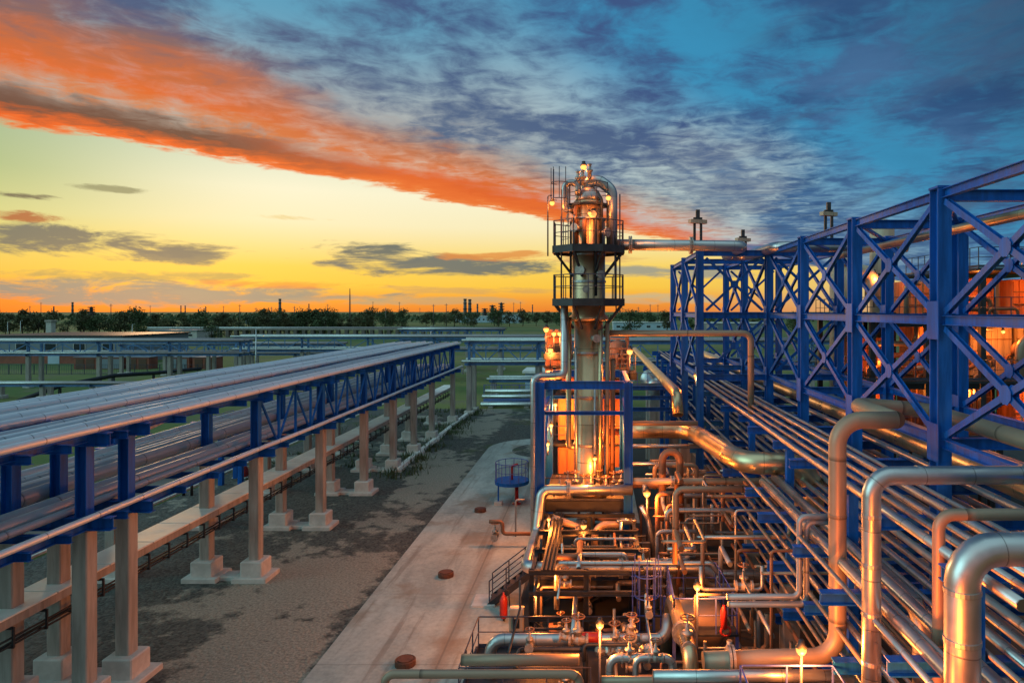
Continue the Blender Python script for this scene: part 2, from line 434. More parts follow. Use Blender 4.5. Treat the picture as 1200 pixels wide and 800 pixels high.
# sun: almost down, ahead and to the left
sl = bpy.data.lights.new('sun', 'SUN'); sl.energy = .5; sl.angle = R(3); sl.color = (1, .56, .26)
so = bpy.data.objects.new('sun', sl); COL.objects.link(so)
d = V((math.sin(SUN_AZ)*math.cos(SUN_EL), math.cos(SUN_AZ)*math.cos(SUN_EL), math.sin(SUN_EL)))
so.rotation_euler = d.to_track_quat('Z', 'Y').to_euler(); so.location = (0, 0, 60)

# ------------------------------------------------------------------ ground
def sheet(name, outline, z, mat, kind='structure'):
    mb = MB(); mb.v = [V((x, y, z)) for x, y in outline]; mb.quad(list(range(len(outline))))
    return tag(mb.build(name, mat), kind=kind)
m, nt, bs = newmat('far_ground'); co = objco(nt); x, y, z = sep(nt, co)
a = nz(nt, comb(nt, x*.25, y), .02, 6, .6); b = nz(nt, co, .12, 6, .65); c = nz(nt, co, 1.6, 5)
col = mix(nt, a.step(.4,.62), (.05,.11,.018), (.17,.18,.045))
col = mix(nt, (b*.7+c*.3).step(.5,.62), col, (.13,.115,.075))
col = mix(nt, b.step(.42,.3), col, (.03,.05,.016))
nt.links.new(col, bs.inputs['Base Color']); bs.inputs['Roughness'].default_value = .95
bump(nt, bs, c, .6, .1)
sheet('ground', [(-4500,-60),(4500,-60),(4500,7000),(-4500,7000)], 0, m)
m, nt, bs = newmat('gravel'); co = objco(nt); x, y, z = sep(nt, co)
g1 = nz(nt, co, 9.0, 6, .7); g2 = nz(nt, co, .11, 7, .62, .4); g3 = nz(nt, co, 1.1, 6, .6)
vo = nt.nodes.new('ShaderNodeTexVoronoi'); nt.links.new(co, vo.inputs['Vector']); vo.inputs['Scale'].default_value = 8.0
peb = N(nt, vo.outputs['Distance'])
dk = mix(nt, (g1*.6+N(nt, vo.outputs['Color'])*.4).step(.25,.7), (.022,.025,.024), (.105,.11,.10))
lt = mix(nt, g1.step(.3,.7), (.18,.165,.135), (.42,.39,.32))
track = (x + 12.4 + (g2-.5)*3)._m('ABSOLUTE').step(3.0, 1.0)       # dust and fines along the paving edge
pale = ((g2 + (g3-.5)*.4 + track*.13).step(.535, .61))
col = mix(nt, pale*.85, dk, lt)
grn = nz(nt, co, .16, 6, .7)
col = mix(nt, (grn.step(.56,.64) * y.step(46,66) * .8), col, (.05,.075,.022))
nt.links.new(col, bs.inputs['Base Color']); bs.inputs['Roughness'].default_value = .9
bump(nt, bs, peb*-.7+g1*.6, .9, .06)
sheet('gravel_yard', [(-28.3,2),(40,2),(40,70),(9,87),(-28.3,87)], .004, m)
m, nt, bs = newmat('asphalt'); co = objco(nt)
g1 = nz(nt, co, 14, 5); g2 = nz(nt, co, .4, 6, .6)
col = mix(nt, (g1*.35+g2*.65).step(.3,.7), (.055,.056,.058), (.13,.128,.125))
nt.links.new(col, bs.inputs['Base Color']); bs.inputs['Roughness'].default_value = .85; bump(nt, bs, g1, .4, .01)
sheet('road', [(-36,-10),(-28.6,-10),(-28.6,101),(-36,101)], .012, m)
for xx in (-28.6, -36.0):
    tag(MB().cbox(xx-.08, xx+.08, -10, 101, -.1, .13, .02).build('road_kerb', M['conc_pale']), kind='structure')
m, nt, bs = newmat('paving_concrete'); co = objco(nt); x, y, z = sep(nt, co)
g1 = nz(nt, comb(nt, x*1.0, y*.35), .5, 7, .65, .5); g2 = nz(nt, co, 6, 5); g3 = nz(nt, co, .22, 6, .6)
col = mix(nt, (g1*.75+g2*.25).step(.34,.66), (.26,.285,.265), (.47,.51,.475))
col = mix(nt, g3.step(.52,.66)*.75, col, (.23,.185,.135))
wet = nz(nt, comb(nt, x*2.2, y*.12), .8, 6, .6)
col = mix(nt, wet.step(.55,.68)*.55, col, (.17,.15,.125))
col = mix(nt, (x+5.6+(g1-.5)*.5)._m('ABSOLUTE').step(.5,.1)*.5, col, (.2,.13,.085))     # drain-line rust
jt = (((y*(1/6.0))._m('FRACT')-.5)._m('ABSOLUTE').step(.494,.4985)).max((x+5.62)._m('ABSOLUTE').step(.05,.025))
col = mix(nt, jt*.5, col, (.12,.11,.095))
nt.links.new(col, bs.inputs['Base Color']); nt.links.new((g1*.3+.65).s, bs.inputs['Roughness']); bump(nt, bs, g2*.4-jt*1.0, .35, .012)
arc = lambda cx, cy, r, a0, a1, n=12: [(cx+r*math.cos(R(a0+(a1-a0)*i/n)), cy+r*math.sin(R(a0+(a1-a0)*i/n))) for i in range(n+1)]
mb = MB(); mb.poly([(2.5,4)] + [(2.5,66.5)] + arc(-5.2,61.8,4.7,90,180) + [(-9.9,4)], -.2, .07)
tag(mb.build('concrete_pavement', m), kind='structure')
sheet('gravel_bed', arc(-4.4,61,3.2,0,360,30)[:-1], .076, bpy.data.materials['gravel'])
m2 = surf('plant_floor', (.04,.037,.033), .8, 0, .3, 1.2, .2, 20, (.03,.028,.026), .4)
sheet('plant_floor', [(2.5,4),(40,4),(40,80),(2.5,80)], .012, m2)
sheet('process_floor', [(-3.3,17),(2.5,17),(2.5,40),(-3.3,40)], .078, m2)

# weeds along the kerb: nobody could count them
mb = MB()
def tuft(x, y, s, n):
    for _ in range(n):
        a = random.uniform(0, 6.28); rr = random.gauss(0, s*.5); c = V((x+math.cos(a)*rr*1.6, y+math.sin(a)*rr, .02)); hh = random.uniform(.15,.5)*s; w_ = random.uniform(.02,.06)
        b = len(mb.v); t = V((random.uniform(-.2,.2), random.uniform(-.2,.2), hh)); sd = V((math.cos(a*3), math.sin(a*3), 0))*w_
        mb.v += [c-sd, c+sd, c+t+sd*.3, c+t-sd*.3]; mb.quad([b,b+1,b+2,b+3])
for i in range(46): tuft(-15.3+random.gauss(0,.5), random.uniform(50,86), random.uniform(.7,1.5), 36)
for i in range(30): tuft(random.uniform(-28,-16), random.uniform(52,86), random.uniform(.6,1.6), 30)
for i in range(12): tuft(random.uniform(-27.5,-20), random.uniform(36,60), random.uniform(.4,.9), 20)
tag(mb.build('weeds', M['leaf']), 'low green weeds growing along the white kerb and around the pillar bases', kind='stuff')

# ------------------------------------------------------------------ trees
def make_tree(seed, h, wd, mat, low=.18):
    rnd = random.Random(seed)
    t = MB(); t.tube([(0,0,-.2),(rnd.uniform(-.2,.2),0,h*.25),(rnd.uniform(-.4,.4),rnd.uniform(-.3,.3),h*.62)], .02*h, 7, bend=.5, nb=2)
    blobs = []
    for i in range(9):
        a = rnd.uniform(0,6.28); rr = rnd.uniform(.12,.42)*wd; z = h*rnd.uniform(low+.16,.86); fall = 1-.55*abs(z/h-.5)*2
        c = V((math.cos(a)*rr*fall, math.sin(a)*rr*fall, z)); blobs.append((c, rnd.uniform(.16,.27)*wd))
        t.tube([(0,0,h*rnd.uniform(.2,.45)), c*.7+V((0,0,z*.22)), c], .006*h, 5, bend=.3, nb=2)
    blobs.append((V((0,0,h*.85)), .17*wd))
    cr = MB()
    for c, r in blobs:
        for _ in range(130):
            u = V((rnd.gauss(0,1), rnd.gauss(0,1), rnd.gauss(0,.8))).normalized(); p = c + u*(r*(rnd.random()**.45)*rnd.uniform(.8,1.25))
            sz = rnd.uniform(.16,.42)*(h/10); n = V((rnd.gauss(0,1), rnd.gauss(0,1), rnd.gauss(0,1)+.4)).normalized()
            e1 = n.orthogonal().normalized()*sz; e2 = n.cross(e1)*.7
            b = len(cr.v); cr.v += [p-e1-e2*.3, p-e2, p+e1*.9, p+e2]; cr.quad([b,b+1,b+2,b+3])
    root = thing('tree', (0,0,0), 'x', 'tree')
    t.build('trunk', M['bark'], root); cr.build('crown', mat, root)
    return root
protos = [make_tree(1,10,9.5,M['leaf']), make_tree(2,10,8,M['leaf2'],.1), make_tree(3,10,11,M['leaf'],.05), make_tree(4,10,7,M['leaf2'])]
used = [False]*4
rt = random.Random(5)
def plant(x, Y, h, k, label, group, wide=1.0, cat='tree'):
    o = protos[k] if not used[k] else copy_tree(protos[k]); used[k] = True
    o.location = (x, Y, 0); s = h/10; o.scale = (s*wide, s*wide, s); o.rotation_euler = (0,0,rt.uniform(0,6.28))
    o['label'] = label; o['category'] = cat; o['group'] = group
# left copse (photo x 0..250), scattered trees to the tower, and a few right of it
L1 = 'dark bushy tree in the long copse behind the grey shed at the far left'
for i in range(30):
    xx = -308 + i*7.2 + rt.uniform(-2,2); plant(xx, 345+rt.uniform(-8,8), rt.uniform(8.2,14.0), rt.randrange(4), L1, 'trees of the left copse', 1.05)
L2 = 'tall round tree in the clump past the end of the left copse'
for i in range(7): plant(-176+i*6.5, 352+rt.uniform(-6,6), rt.uniform(10.5,12.6), (0,2,3)[i%3], L2, 'trees of the second clump')
L3 = 'small far tree on the skyline behind the long dark trestle'
for i in range(34): plant(-275+i*8.0+rt.uniform(-3,3), 560+rt.uniform(-60,60), rt.uniform(7.5,14.5), rt.randrange(4), L3, 'far trees on the skyline', 1.2)
L4 = 'far tree in the dark line seen right of the metal column'
for i in range(20): plant(20+i*7.5+rt.uniform(-3,3), 420+rt.uniform(-60,60), rt.uniform(6.5,13.0), rt.randrange(4), L4, 'trees right of the column', 1.2)
for i in range(30): plant(-318+i*6.6+rt.uniform(-2,2), 372+rt.uniform(-6,6), rt.uniform(6.5,9.5), rt.randrange(4), 'low wide tree in the belt filling the gaps of the left copse', 'low trees of the left belt', 1.5)
plant(-164, 290, 6.2, 2, 'low broad bush standing alone on the dry grass behind the rack bend', None, 1.7, 'bush')
plant(-92, 150, 1.6, 2, 'small round shrub on the green grass left of the rack bend', None, 1.6, 'shrub')
# the far wood that reads as one dark mass
mb = MB(); rw = random.Random(8)
for i in range(7200):
    xx = rw.uniform(-1150, 900); Y = 760 + rw.uniform(0,260); top = 6.5 + 4.2*noise.noise(V((xx*.02, Y*.004, 0))) + 2.4*noise.noise(V((xx*.09, Y*.01, 3)))
    zz = rw.uniform(0,1)**.6*max(2.5,top); sz = rw.uniform(1.4,3.4)
    n = V((rw.gauss(0,.6), -1, rw.gauss(0,.6))).normalized(); e1 = n.orthogonal().normalized()*sz; e2 = n.cross(e1)*.6; p = V((xx,Y,zz))
    b = len(mb.v); mb.v += [p-e1, p-e2, p+e1, p+e2]; mb.quad([b,b+1,b+2,b+3])
tag(mb.build('far_wood', M['leaf']), 'dark far-off wood along the whole horizon', kind='stuff')
# ------------------------------------------------------------------ things on the horizon
def chimney(px_, ytop, Y, r, label, mat='stack', taper=.7):
    p = at(px_, ytop, Y); h = p.z
    o = thing('chimney', (p.x, Y, 0), label, 'chimney')
    MB().lathe([(r,0),(r*taper,h),(r*taper*.75,h)], (p.x,Y,0), 14).build('shaft', M[mat], o)
    for k in (.55,.8,.97):
        rr = r*(1-(1-taper)*k); MB().lathe([(rr*1.02,h*k-.5),(rr*1.25,h*k-.4),(rr*1.25,h*k+.4),(rr*1.02,h*k+.5)], (p.x,Y,0), 14, 'z', False).build('platform_ring', M['dark'], o)
for q in ((85,354,900,1.6,'tall thin dark chimney above the copse at the far left'),(328,350,850,2.0,'dark chimney standing highest between copse and mast'),
          (545,350,800,2.4,'left twin of the two stout grey chimneys right of the mast'),(550.5,350.5,800,2.4,'right twin of the two stout grey chimneys right of the mast'),
          (559.5,356,820,1.3,'thin short chimney just right of the twin chimneys'),(63,359,950,1.1,'short thin chimney leftmost on the horizon'),
          (362,356,980,1.0,'thin chimney midway between dark chimney and mast'),(212,358,950,.9,'left one of a close pair of thin posts over the copse'),
          (217,358,950,.9,'right one of a close pair of thin posts over the copse'),(241,359,950,.8,'thin post chimney just right of the copse'),
          (624,357,900,.9,'thin chimney just left of the metal column')): chimney(*q)
for (px_, yt, lab) in ((577,357,'left far refinery column with ring platforms right of the twin chimneys'),(587.5,354,'tallest far refinery column with ring platforms, pointed top'),(107,359,'far refinery column with ring platforms over the left copse'),(568,361,'shortest far refinery column beside the thin chimney')):
    Y = 780; p = at(px_, yt, Y); o = thing('refinery_column', (p.x, Y, 0), lab, 'refinery column'); r = 2.4
    MB().lathe([(r,0),(r,p.z*.6),(r*.7,p.z*.66),(r*.7,p.z-1.5),(r*.2,p.z)], (p.x,Y,0), 14).build('shell', M['stack'], o)
    for k in (.45,.62,.75,.9):
        MB().lathe([(r*.6,p.z*k),(r*1.5,p.z*k),(r*1.5,p.z*k+1.1),(r*.6,p.z*k+1.1)], (p.x,Y,0), 12, 'z', False).build('platform_ring', M['dark'], o)
p = at(410, 338, 700); o = thing('lattice_mast', (p.x, 700, 0), 'tall slim lattice mast, highest thing on the left horizon', 'mast')
for k in range(3):
    a = k*2.094; MB().bar((p.x+math.cos(a)*1.1,700+math.sin(a)*1.1,0),(p.x+math.cos(a)*.15,700+math.sin(a)*.15,p.z),.35).build('leg', M['stack'], o)
mb = MB()
for i in range(16):
    z = p.z*i/16; s = 1.1-.95*i/16; s2 = 1.1-.95*(i+1)/16
    for k in range(3):
        a, b = k*2.094, (k+1)*2.094
        mb.bar((p.x+math.cos(a)*s,700+math.sin(a)*s,z),(p.x+math.cos(b)*s2,700+math.sin(b)*s2,p.z*(i+1)/16),.14)
mb.build('lattice', M['stack'], o)
# thin masts and poles scattered along the skyline
rm = random.Random(12)
for k in range(22):
    px_ = (35,48,130,152,176,262,281,300,318,345,384,437,452,468,492,508,523,602,610,748,762,771)[k]; Y = rm.uniform(500,900); p = at(px_, rm.uniform(353,361), Y)
    o = thing('mast', (p.x,Y,0), 'thin dark pole on the skyline among the far trees', 'mast', 'thin poles along the skyline')
    MB().lathe([(.45,0),(.22,p.z)], (p.x,Y,0), 6).build('pole', M['stack'], o); MB().bar((p.x-1.4,Y,p.z-1.2),(p.x+1.4,Y,p.z-1.2),.25).build('arm', M['stack'], o)
# low buildings
def building(name, x0, x1, Y, dep, zt, label, wall, roof, win=0, cat='building', band=None):
    o = thing(name, ((x0+x1)/2, Y, 0), label, cat)
    MB().box(x0,x1,Y,Y+dep,0,zt).build('wall', M[wall], o)
    MB().poly([(x0-.4,Y-.4),(x1+.4,Y-.4),(x1+.4,Y+dep+.4),(x0-.4,Y+dep+.4)], zt+.003, zt+.38).build('roof', M[roof], o)
    if band: MB().box(x0+.3,x1-.3,Y-.06,Y-.003,0.05,zt*band).build('base_wall', M['brick'], o)
    for i in range(win):
        xa = x0 + (x1-x0)*(i+.3)/win; wd = (x1-x0)/win*.42; zc_ = zt*(.62 if band else .5)
        f = MB().box(xa,xa+wd,Y-.09,Y-.003,zc_-.16*zt,zc_+.16*zt).build('window', M['white'], o)
        MB().box(xa+.12,xa+wd-.12,Y-.12,Y-.092,zc_-.13*zt,zc_+.13*zt).build('pane', M['glass'], f)
    return o
b = building('industrial_shed', -146, -112, 161, 26, 6.3, 'long low grey metal shed with brick red base at the far left', 'shed', 'dark', 5, 'shed', .44)
MB().box(-129.5,-126.8,160.86,160.93,0,2.6).build('gate', M['paleblue'], b)
building('boiler_house', -196, -176, 300, 14, 3.6, 'small pale flat building in front of the left copse', 'conc_pale', 'shed', 3)
building('gate_house', -176.5, -170, 262, 8, 3.6, 'tiny pale block with flat roof right of the copse on dry grass', 'conc_pale', 'conc', 2)
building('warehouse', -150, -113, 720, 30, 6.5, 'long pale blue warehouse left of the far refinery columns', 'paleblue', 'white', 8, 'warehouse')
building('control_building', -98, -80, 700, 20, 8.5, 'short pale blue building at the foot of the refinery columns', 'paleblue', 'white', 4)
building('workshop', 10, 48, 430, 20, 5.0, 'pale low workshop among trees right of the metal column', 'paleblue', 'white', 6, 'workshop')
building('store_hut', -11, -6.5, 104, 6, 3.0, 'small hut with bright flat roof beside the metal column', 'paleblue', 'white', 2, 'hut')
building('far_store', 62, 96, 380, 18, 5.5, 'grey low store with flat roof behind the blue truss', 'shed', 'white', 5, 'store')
building('tank_house', -330, -288, 640, 30, 7, 'far grey house roof rising over the left copse', 'shed', 'shed', 4)
pl = at(59.5, 377, 240); o = thing('pylon_stub', (pl.x,240,0), 'pale square concrete tower in front of the left copse', 'tower')
MB().cbox(pl.x-1,pl.x+1,239,241,0,pl.z,.1).build('shaft', M['conc_pale'], o); MB().cbox(pl.x-1.3,pl.x+1.3,238.7,241.3,pl.z+.003,pl.z+.6,.1).build('cap', M['conc'], o)
for k in range(5):
    x0 = -112+k*5.6+(k>2)*3
    o = thing('storage_unit', (x0,146,0), ('leftmost','second','third','fourth','rightmost')[k]+' of the low brick red storage units on the grass at far left', 'storage unit')
    MB().cbox(x0,x0+4.9,146,149,0,2.5,.05).build('body', M['brick'], o)
    for i in range(2): MB().box(x0+.5+2.2*i,x0+2.2+2.2*i,145.93,145.997,.15,2.2).build('door', M['shed' if k%2 else 'rust_pipe'], o)
    MB().box(x0-.1,x0+5,145.9,149.1,2.503,2.62).build('roof', M['shed'], o)
P_ = [at(21,470,95),at(70,452,101),at(133,440,110),at(180,437,118),at(235,432,127)]
pipe('field_line', 'dark insulated pipe wandering over the grass behind the left deck', P_, .32, 'dark', bend=1.5, seg=9)
for k, q in enumerate(P_[1:-1]): MB().bar((q.x,q.y,0),(q.x,q.y,max(.3,q.z-.33)),.3).build_top('pipe_support', M['dark'], (q.x,q.y,0), 'short dark post under the dark pipe on the grass', 'support', 'posts under the dark field pipe')
# long trestle on the dry field
o = thing('pipe_trestle', (-130,322,0), 'long low dark trestle carrying pipes across the dry field', 'trestle')
MB().box(-212,-62,321,323.4,3.5,4.1).build('deck', M['conc'], o)
for i in range(38):
    x = -211+i*4.0; MB().box(x,x+1.5,321.2,323.2,0,3.497).build('pier', M['stack'], o)
MB().tube([(-212,322,4.5),(-62,322,4.5)], .38, 8).build_top('field_pipe', M['alu_dull'], (-130,322,4.5), 'pale pipe lying on the long dark trestle in the field', 'pipe')

# ------------------------------------------------------------------ transverse racks in the middle distance
def truss_run(o, a, b, z0, z1, n, mat, sec=.12, along='x'):
    for i in range(n):
        p0 = V(a).lerp(V(b), i/n); p1 = V(a).lerp(V(b), (i+1)/n)
        lo, hi = (z0, z1) if i % 2 else (z1, z0)
        MB().bar((p0.x,p0.y,lo),(p1.x,p1.y,hi),sec).build('diagonal_brace', M[mat], o)
        if i: MB().bar((p0.x,p0.y,z0),(p0.x,p0.y,z1),sec*.9).build('vertical_strut', M[mat], o)
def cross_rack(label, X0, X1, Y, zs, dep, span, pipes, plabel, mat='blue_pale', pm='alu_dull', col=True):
    o = thing('pipe_rack', (X0,Y,0), label, 'pipe rack'); n = max(1, round((X1-X0)/span))
    for i in range(n+1):
        x = X0+(X1-X0)*i/n
        for y in (Y, Y+dep):
            c = MB().cbox(x-.28,x+.28,y-.28,y+.28,0,zs[0]-.35,.03).build('pillar', M['conc'], o)
            MB().cbox(x-.55,x+.55,y-.55,y+.55,.012,.5,.04).build('pedestal', M['conc_pale'], c)
            if len(zs) > 1: MB().bar((x,y,zs[0]-.35),(x,y,zs[-1]),.3).build('steel_post', M[mat], o)
        for z in zs: MB().ibeam((x,Y-.7,z-.17),(x,Y+dep+.7,z-.17),.25,.32).build('cross_beam', M[mat], o)
    for z in zs:
        for y in (Y-.32, Y+dep+.32): MB().ibeam((X0-.5,y,z-.18),(X1+.5,y,z-.18),.2,.28).build('edge_beam', M[mat], o)
    if len(zs) > 1: truss_run(o, (X0,Y-.28,0), (X1,Y-.28,0), zs[0]+.1, zs[-1]-.4, min(90, n*4), mat)
    for li, z in enumerate(zs):
        for k in range(pipes):
            y = Y-.45+(dep+.9)*k/max(1,pipes-1); r = (.17,.11,.22,.13)[k%4]
            lv = 'upper' if li == len(zs)-1 and len(zs) > 1 else 'lower' if len(zs) > 1 else 'single'
            pipe('rack_pipe', f'{ORD[k]} pipe from the near side on the {lv} level of the {plabel}', [(X0-.8,y,z+r),(X1+.8,y,z+r)], r, pm, plabel+' pipes', seg=8)
    return o
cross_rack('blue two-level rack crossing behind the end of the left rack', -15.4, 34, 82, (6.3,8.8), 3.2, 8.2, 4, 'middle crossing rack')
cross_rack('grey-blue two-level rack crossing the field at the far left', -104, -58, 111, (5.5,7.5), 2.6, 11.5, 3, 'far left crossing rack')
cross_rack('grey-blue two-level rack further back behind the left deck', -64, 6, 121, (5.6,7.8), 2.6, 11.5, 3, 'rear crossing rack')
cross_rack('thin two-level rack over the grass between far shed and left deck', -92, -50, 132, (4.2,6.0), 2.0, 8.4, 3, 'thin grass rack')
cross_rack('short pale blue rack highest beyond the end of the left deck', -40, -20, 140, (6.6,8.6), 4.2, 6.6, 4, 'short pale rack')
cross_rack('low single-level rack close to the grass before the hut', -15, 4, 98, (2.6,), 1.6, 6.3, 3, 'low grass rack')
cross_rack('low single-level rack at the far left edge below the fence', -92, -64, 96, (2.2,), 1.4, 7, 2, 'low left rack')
for k, (y, z, r, mt) in enumerate(((88,.45,.32,'alu'),(89,1.35,.26,'alu'),(90.2,.5,.4,'blue_dk'),(91.4,1.75,.3,'alu'))):
    pipe('ground_pipe', ('thick bright pipe nearest on the ground beyond the gravel yard','bright pipe lifted above the nearest ground pipe','thick dark blue pipe lying beyond the bright ground pipes','pale pipe raised highest behind the dark blue ground pipe')[k], [(-15,y,z),(1.5,y,z)], r, mt, seg=10)
for k in range(4):
    o = MB().cbox(-14+k*4.6,-13.4+k*4.6,87.4,91.9,0,.2,.03).build_top('pipe_sleeper', M['conc'], (-14+k*4.6,89,0), 'low concrete sleeper under the ground pipes beyond the gravel', 'sleeper', 'sleepers under the ground pipes')
def fence(pts, h, label, mat='railing', step=2.5):
    o = thing('fence', pts[0], label, 'fence'); P = [V(p) for p in pts]
    for a, b in zip(P, P[1:]):
        n = max(1, round((b-a).length/step))
        for i in range(n): q = a.lerp(b,i/n); MB().bar(q, q+V((0,0,h)), .1).build('post', M[mat], o)
        mb = MB()
        for z in (.15, h-.06): mb.bar(a+V((0,0,z)), b+V((0,0,z)), .07)
        m_ = int((b-a).length/.35)
        for i in range(m_): q = a.lerp(b,(i+.5)/m_); mb.bar(q+V((0,0,.17)), q+V((0,0,h-.1)), .03)
        mb.build('fence_panel', M[mat], o)
fence([(-118,134,0),(-76,134,0)], 2.0, 'dark bar fence in front of the shed at the far left')
fence([(-16,96.4,0),(-1,96.4,0)], 2.1, 'blue bar fence left of the metal column beyond the yard', 'rail_blue')
fence([(-62,100,0),(-42,104,0)], 1.8, 'dark bar fence on the grass behind the left deck', 'railing')
# a few poles
for k, (px_, yb, yt, lab) in enumerate(((155,402,380,'thin lamp pole left of the lone bush'),(505,432,382,'pale thin pole over the short pale rack'),(300,455,385,'thin pole where the far racks meet'),(9,400,377,'thin pole on the left picture edge'),(24,400,376,'second thin pole near the left picture edge'))):
    Y = 10000/max(28,(yb-VY)); p = at(px_, yt, Y); o = thing('lamp_pole', (p.x,Y,0), lab, 'lamp pole')
    MB().lathe([(.13,0),(.07,p.z)], (p.x,Y,0), 8).build('pole', M['galv'], o); MB().bar((p.x-.05,Y,p.z),(p.x+1.0,Y,p.z+.15),.12,.07).build('arm', M['galv'], o)
# white kerb by the gravel yard
for k in range(6):
    y0 = 53+k*5.5
    tag(MB().cbox(-15.75,-15.35,y0,y0+5.3,-.1,.34,.04).build('kerb_stone', M['white']), kind='structure')

# ------------------------------------------------------------------ left rack
rack = thing('pipe_rack', (-18.5,23.2,0), 'long two-level blue pipe rack on concrete pillars running away on the left', 'pipe rack')
BY = [15.6,21.3,23.2,32,39.5,46.8,53.5,59.5,66,75.5]
RX = (-16.0,-18.3,-22.7)
for Y in BY:
    for x in RX:
        p = MB().cbox(x-.24,x+.24,Y-.24,Y+.24,.9,5.68,.03).build('pillar', M['conc'], rack)
        MB().cbox(x-.5,x+.5,Y-.5,Y+.5,.22,.9,.04).build('pedestal', M['conc_pale'], p)
        MB().cbox(x-.8,x+.8,Y-.72,Y+.72,-.1,.217,.03).build('footing', M['conc_pale'], p)
        MB().ibeam((x,Y,6.08),(x,Y,8.3),.34,.36,.03,(1,0,0)).build('steel_post', M['blue'], rack)
    MB().cbox(-17.5+.0,-16.8,Y-.4,Y+.4,-.1,.2,.02).build('tie_slab', M['conc_pale'], rack)
    MB().ibeam((-15.1,Y,5.88),(-23.5,Y,5.88),.3,.4).build('lower_cross_beam', M['blue'], rack)
    MB().ibeam((-15.2,Y,8.5),(-23.5,Y,8.5),.3,.42).build('upper_cross_beam', M['blue'], rack)
for a, b in zip(BY, BY[1:]):
    for x in (-15.8,-22.9):
        MB().ibeam((x,a+.16,5.9),(x,b-.16,5.9),.22,.32).build('lower_edge_beam', M['blue'], rack)
        MB().ibeam((x,a+.16,8.55),(x,b-.16,8.55),.18,.2).build('upper_edge_beam', M['blue'], rack)
    n = 4 if b-a > 3 else 2
    for i in range(n):
        y0, y1 = a+(b-a)*i/n, a+(b-a)*(i+1)/n
        if a > 31 and a < 70:
            lo, hi = (6.1,8.3) if i % 2 else (8.3,6.1)
            MB().bar((-15.85,y0+.1,lo),(-15.85,y1-.1,hi),.09).build('diagonal_brace', M['blue'], rack)
        if i and a > 31: MB().bar((-15.8,y0,6.08),(-15.8,y0,8.3),.11).build('hanger', M['blue'], rack)
        if i:
            MB().ibeam((-15.3,y0,8.47),(-23.3,y0,8.47),.16,.26).build('upper_joist', M['blue'], rack)
            MB().ibeam((-15.3,y0,5.86),(-23.3,y0,5.86),.16,.24).build('lower_joist', M['blue'], rack)
    MB().bar((-16.0,a+.3,8.2),(-18.3,b-.3,8.2),.1).build('plan_brace', M['galv'], rack)
rl = random.Random(3)
DK = {'alu':'deck_alu','alu_dull':'deck_grey','grey_pipe':'deck_grey'}
def deck(xs, zb, lv, side):
    for k, (x, r, mt) in enumerate(xs):
        y1 = 77+rl.uniform(-.5,1.2)
        mt = DK.get(mt, mt)
        pipe('deck_pipe', f'{ORD[k]} pipe from the {side}, {lv} of left rack', sag(x,13,y1,zb+r+.02) + ([(x,y1,zb-.8)] if rl.random()<.2 else []), r, mt, f'pipes on the {lv} of the left rack', seg=12)
deck([(-15.45,.12,'alu'),(-15.85,.16,'alu'),(-16.28,.1,'alu_dull'),(-16.62,.14,'alu_dull'),(-16.98,.1,'alu'),(-17.3,.12,'grey_pipe'),(-17.62,.08,'alu_dull')], 8.71, 'near half of the upper deck', 'outer edge')
deck([(-18.75,.15,'alu'),(-19.15,.12,'alu'),(-19.55,.17,'alu'),(-19.95,.1,'alu_dull'),(-20.3,.13,'alu'),(-20.95,.1,'grey_pipe'),(-21.4,.16,'alu'),(-21.8,.1,'alu_dull'),(-22.15,.14,'alu'),(-22.6,.1,'alu'),(-22.95,.12,'alu')], 8.71, 'far half of the upper deck', 'middle gap')
deck([(-15.4,.1,'alu'),(-16.55,.12,'grey_pipe'),(-16.95,.19,'alu_dull'),(-17.45,.2,'grey_pipe'),(-18.75,.26,'alu_dull'),(-19.4,.24,'grey_pipe'),(-20.0,.2,'alu'),(-20.55,.17,'alu_dull'),(-21.1,.15,'alu'),(-21.6,.2,'alu')], 6.09, 'lower deck', 'outer edge')
# cable duct with white covers on the left pillar row
duct = thing('cable_duct', (-18.4,30,0), 'raised cable duct with white sheet covers running along the left pillars', 'cable duct')
y = 20.0; k = 0
while y < 84:
    MB().cbox(-19.02,-17.68,y+.02,y+2.36,3.26,3.31,.012).build('cover_sheet', M['cover'], duct); y += 2.4; k += 1
for x in (-17.72,-18.98): MB().box(x-.03,x+.03,20,84,2.98,3.257).build('side_plate', M['conc'], duct)
MB().box(-18.94,-17.76,20,84,2.99,3.03).build('tray', M['dark'], duct)
y = 20.6
while y < 84:
    b = MB(); b.bar((-17.66,y,2.93),(-19.0,y,2.93),.08,.07); b.bar((-17.62,y,2.966),(-17.62,y,2.35),.06); b.bar((-17.6,y,2.35),(-18.0,y,2.35),.05); b.build('bracket', M['dark'], duct); y += 1.25
for k, (x, z) in enumerate(((-17.7,2.42),(-17.82,2.46),(-17.93,2.41),(-17.75,2.62))):
    pts = [(x, 20+i*2.5, z - .05*abs(math.sin(i*1.3+k))) for i in range(26)]
    pipe('cable', ('lowest','second','third','topmost')[k]+' black cable of the bundle hung under the white covered duct', pts, .035, 'cable', 'black cables under the duct', bend=.3, seg=5, cat='cable', nb=2)
c = thing('cable_duct', (-19.5,20,0), 'short raised piece of covered duct stepping up at the left edge', 'cable duct')
MB().cbox(-21.5,-18.1,18.6,19.98,3.62,3.68,.012).build('cover_sheet', M['cover'], c); MB().box(-21.4,-18.2,18.7,19.9,3.3,3.617).build('tray', M['conc'], c)
for x in (-21.2,-18.4): MB().bar((x,19.3,0),(x,19.3,3.297),.12).build('leg', M['dark'], c)
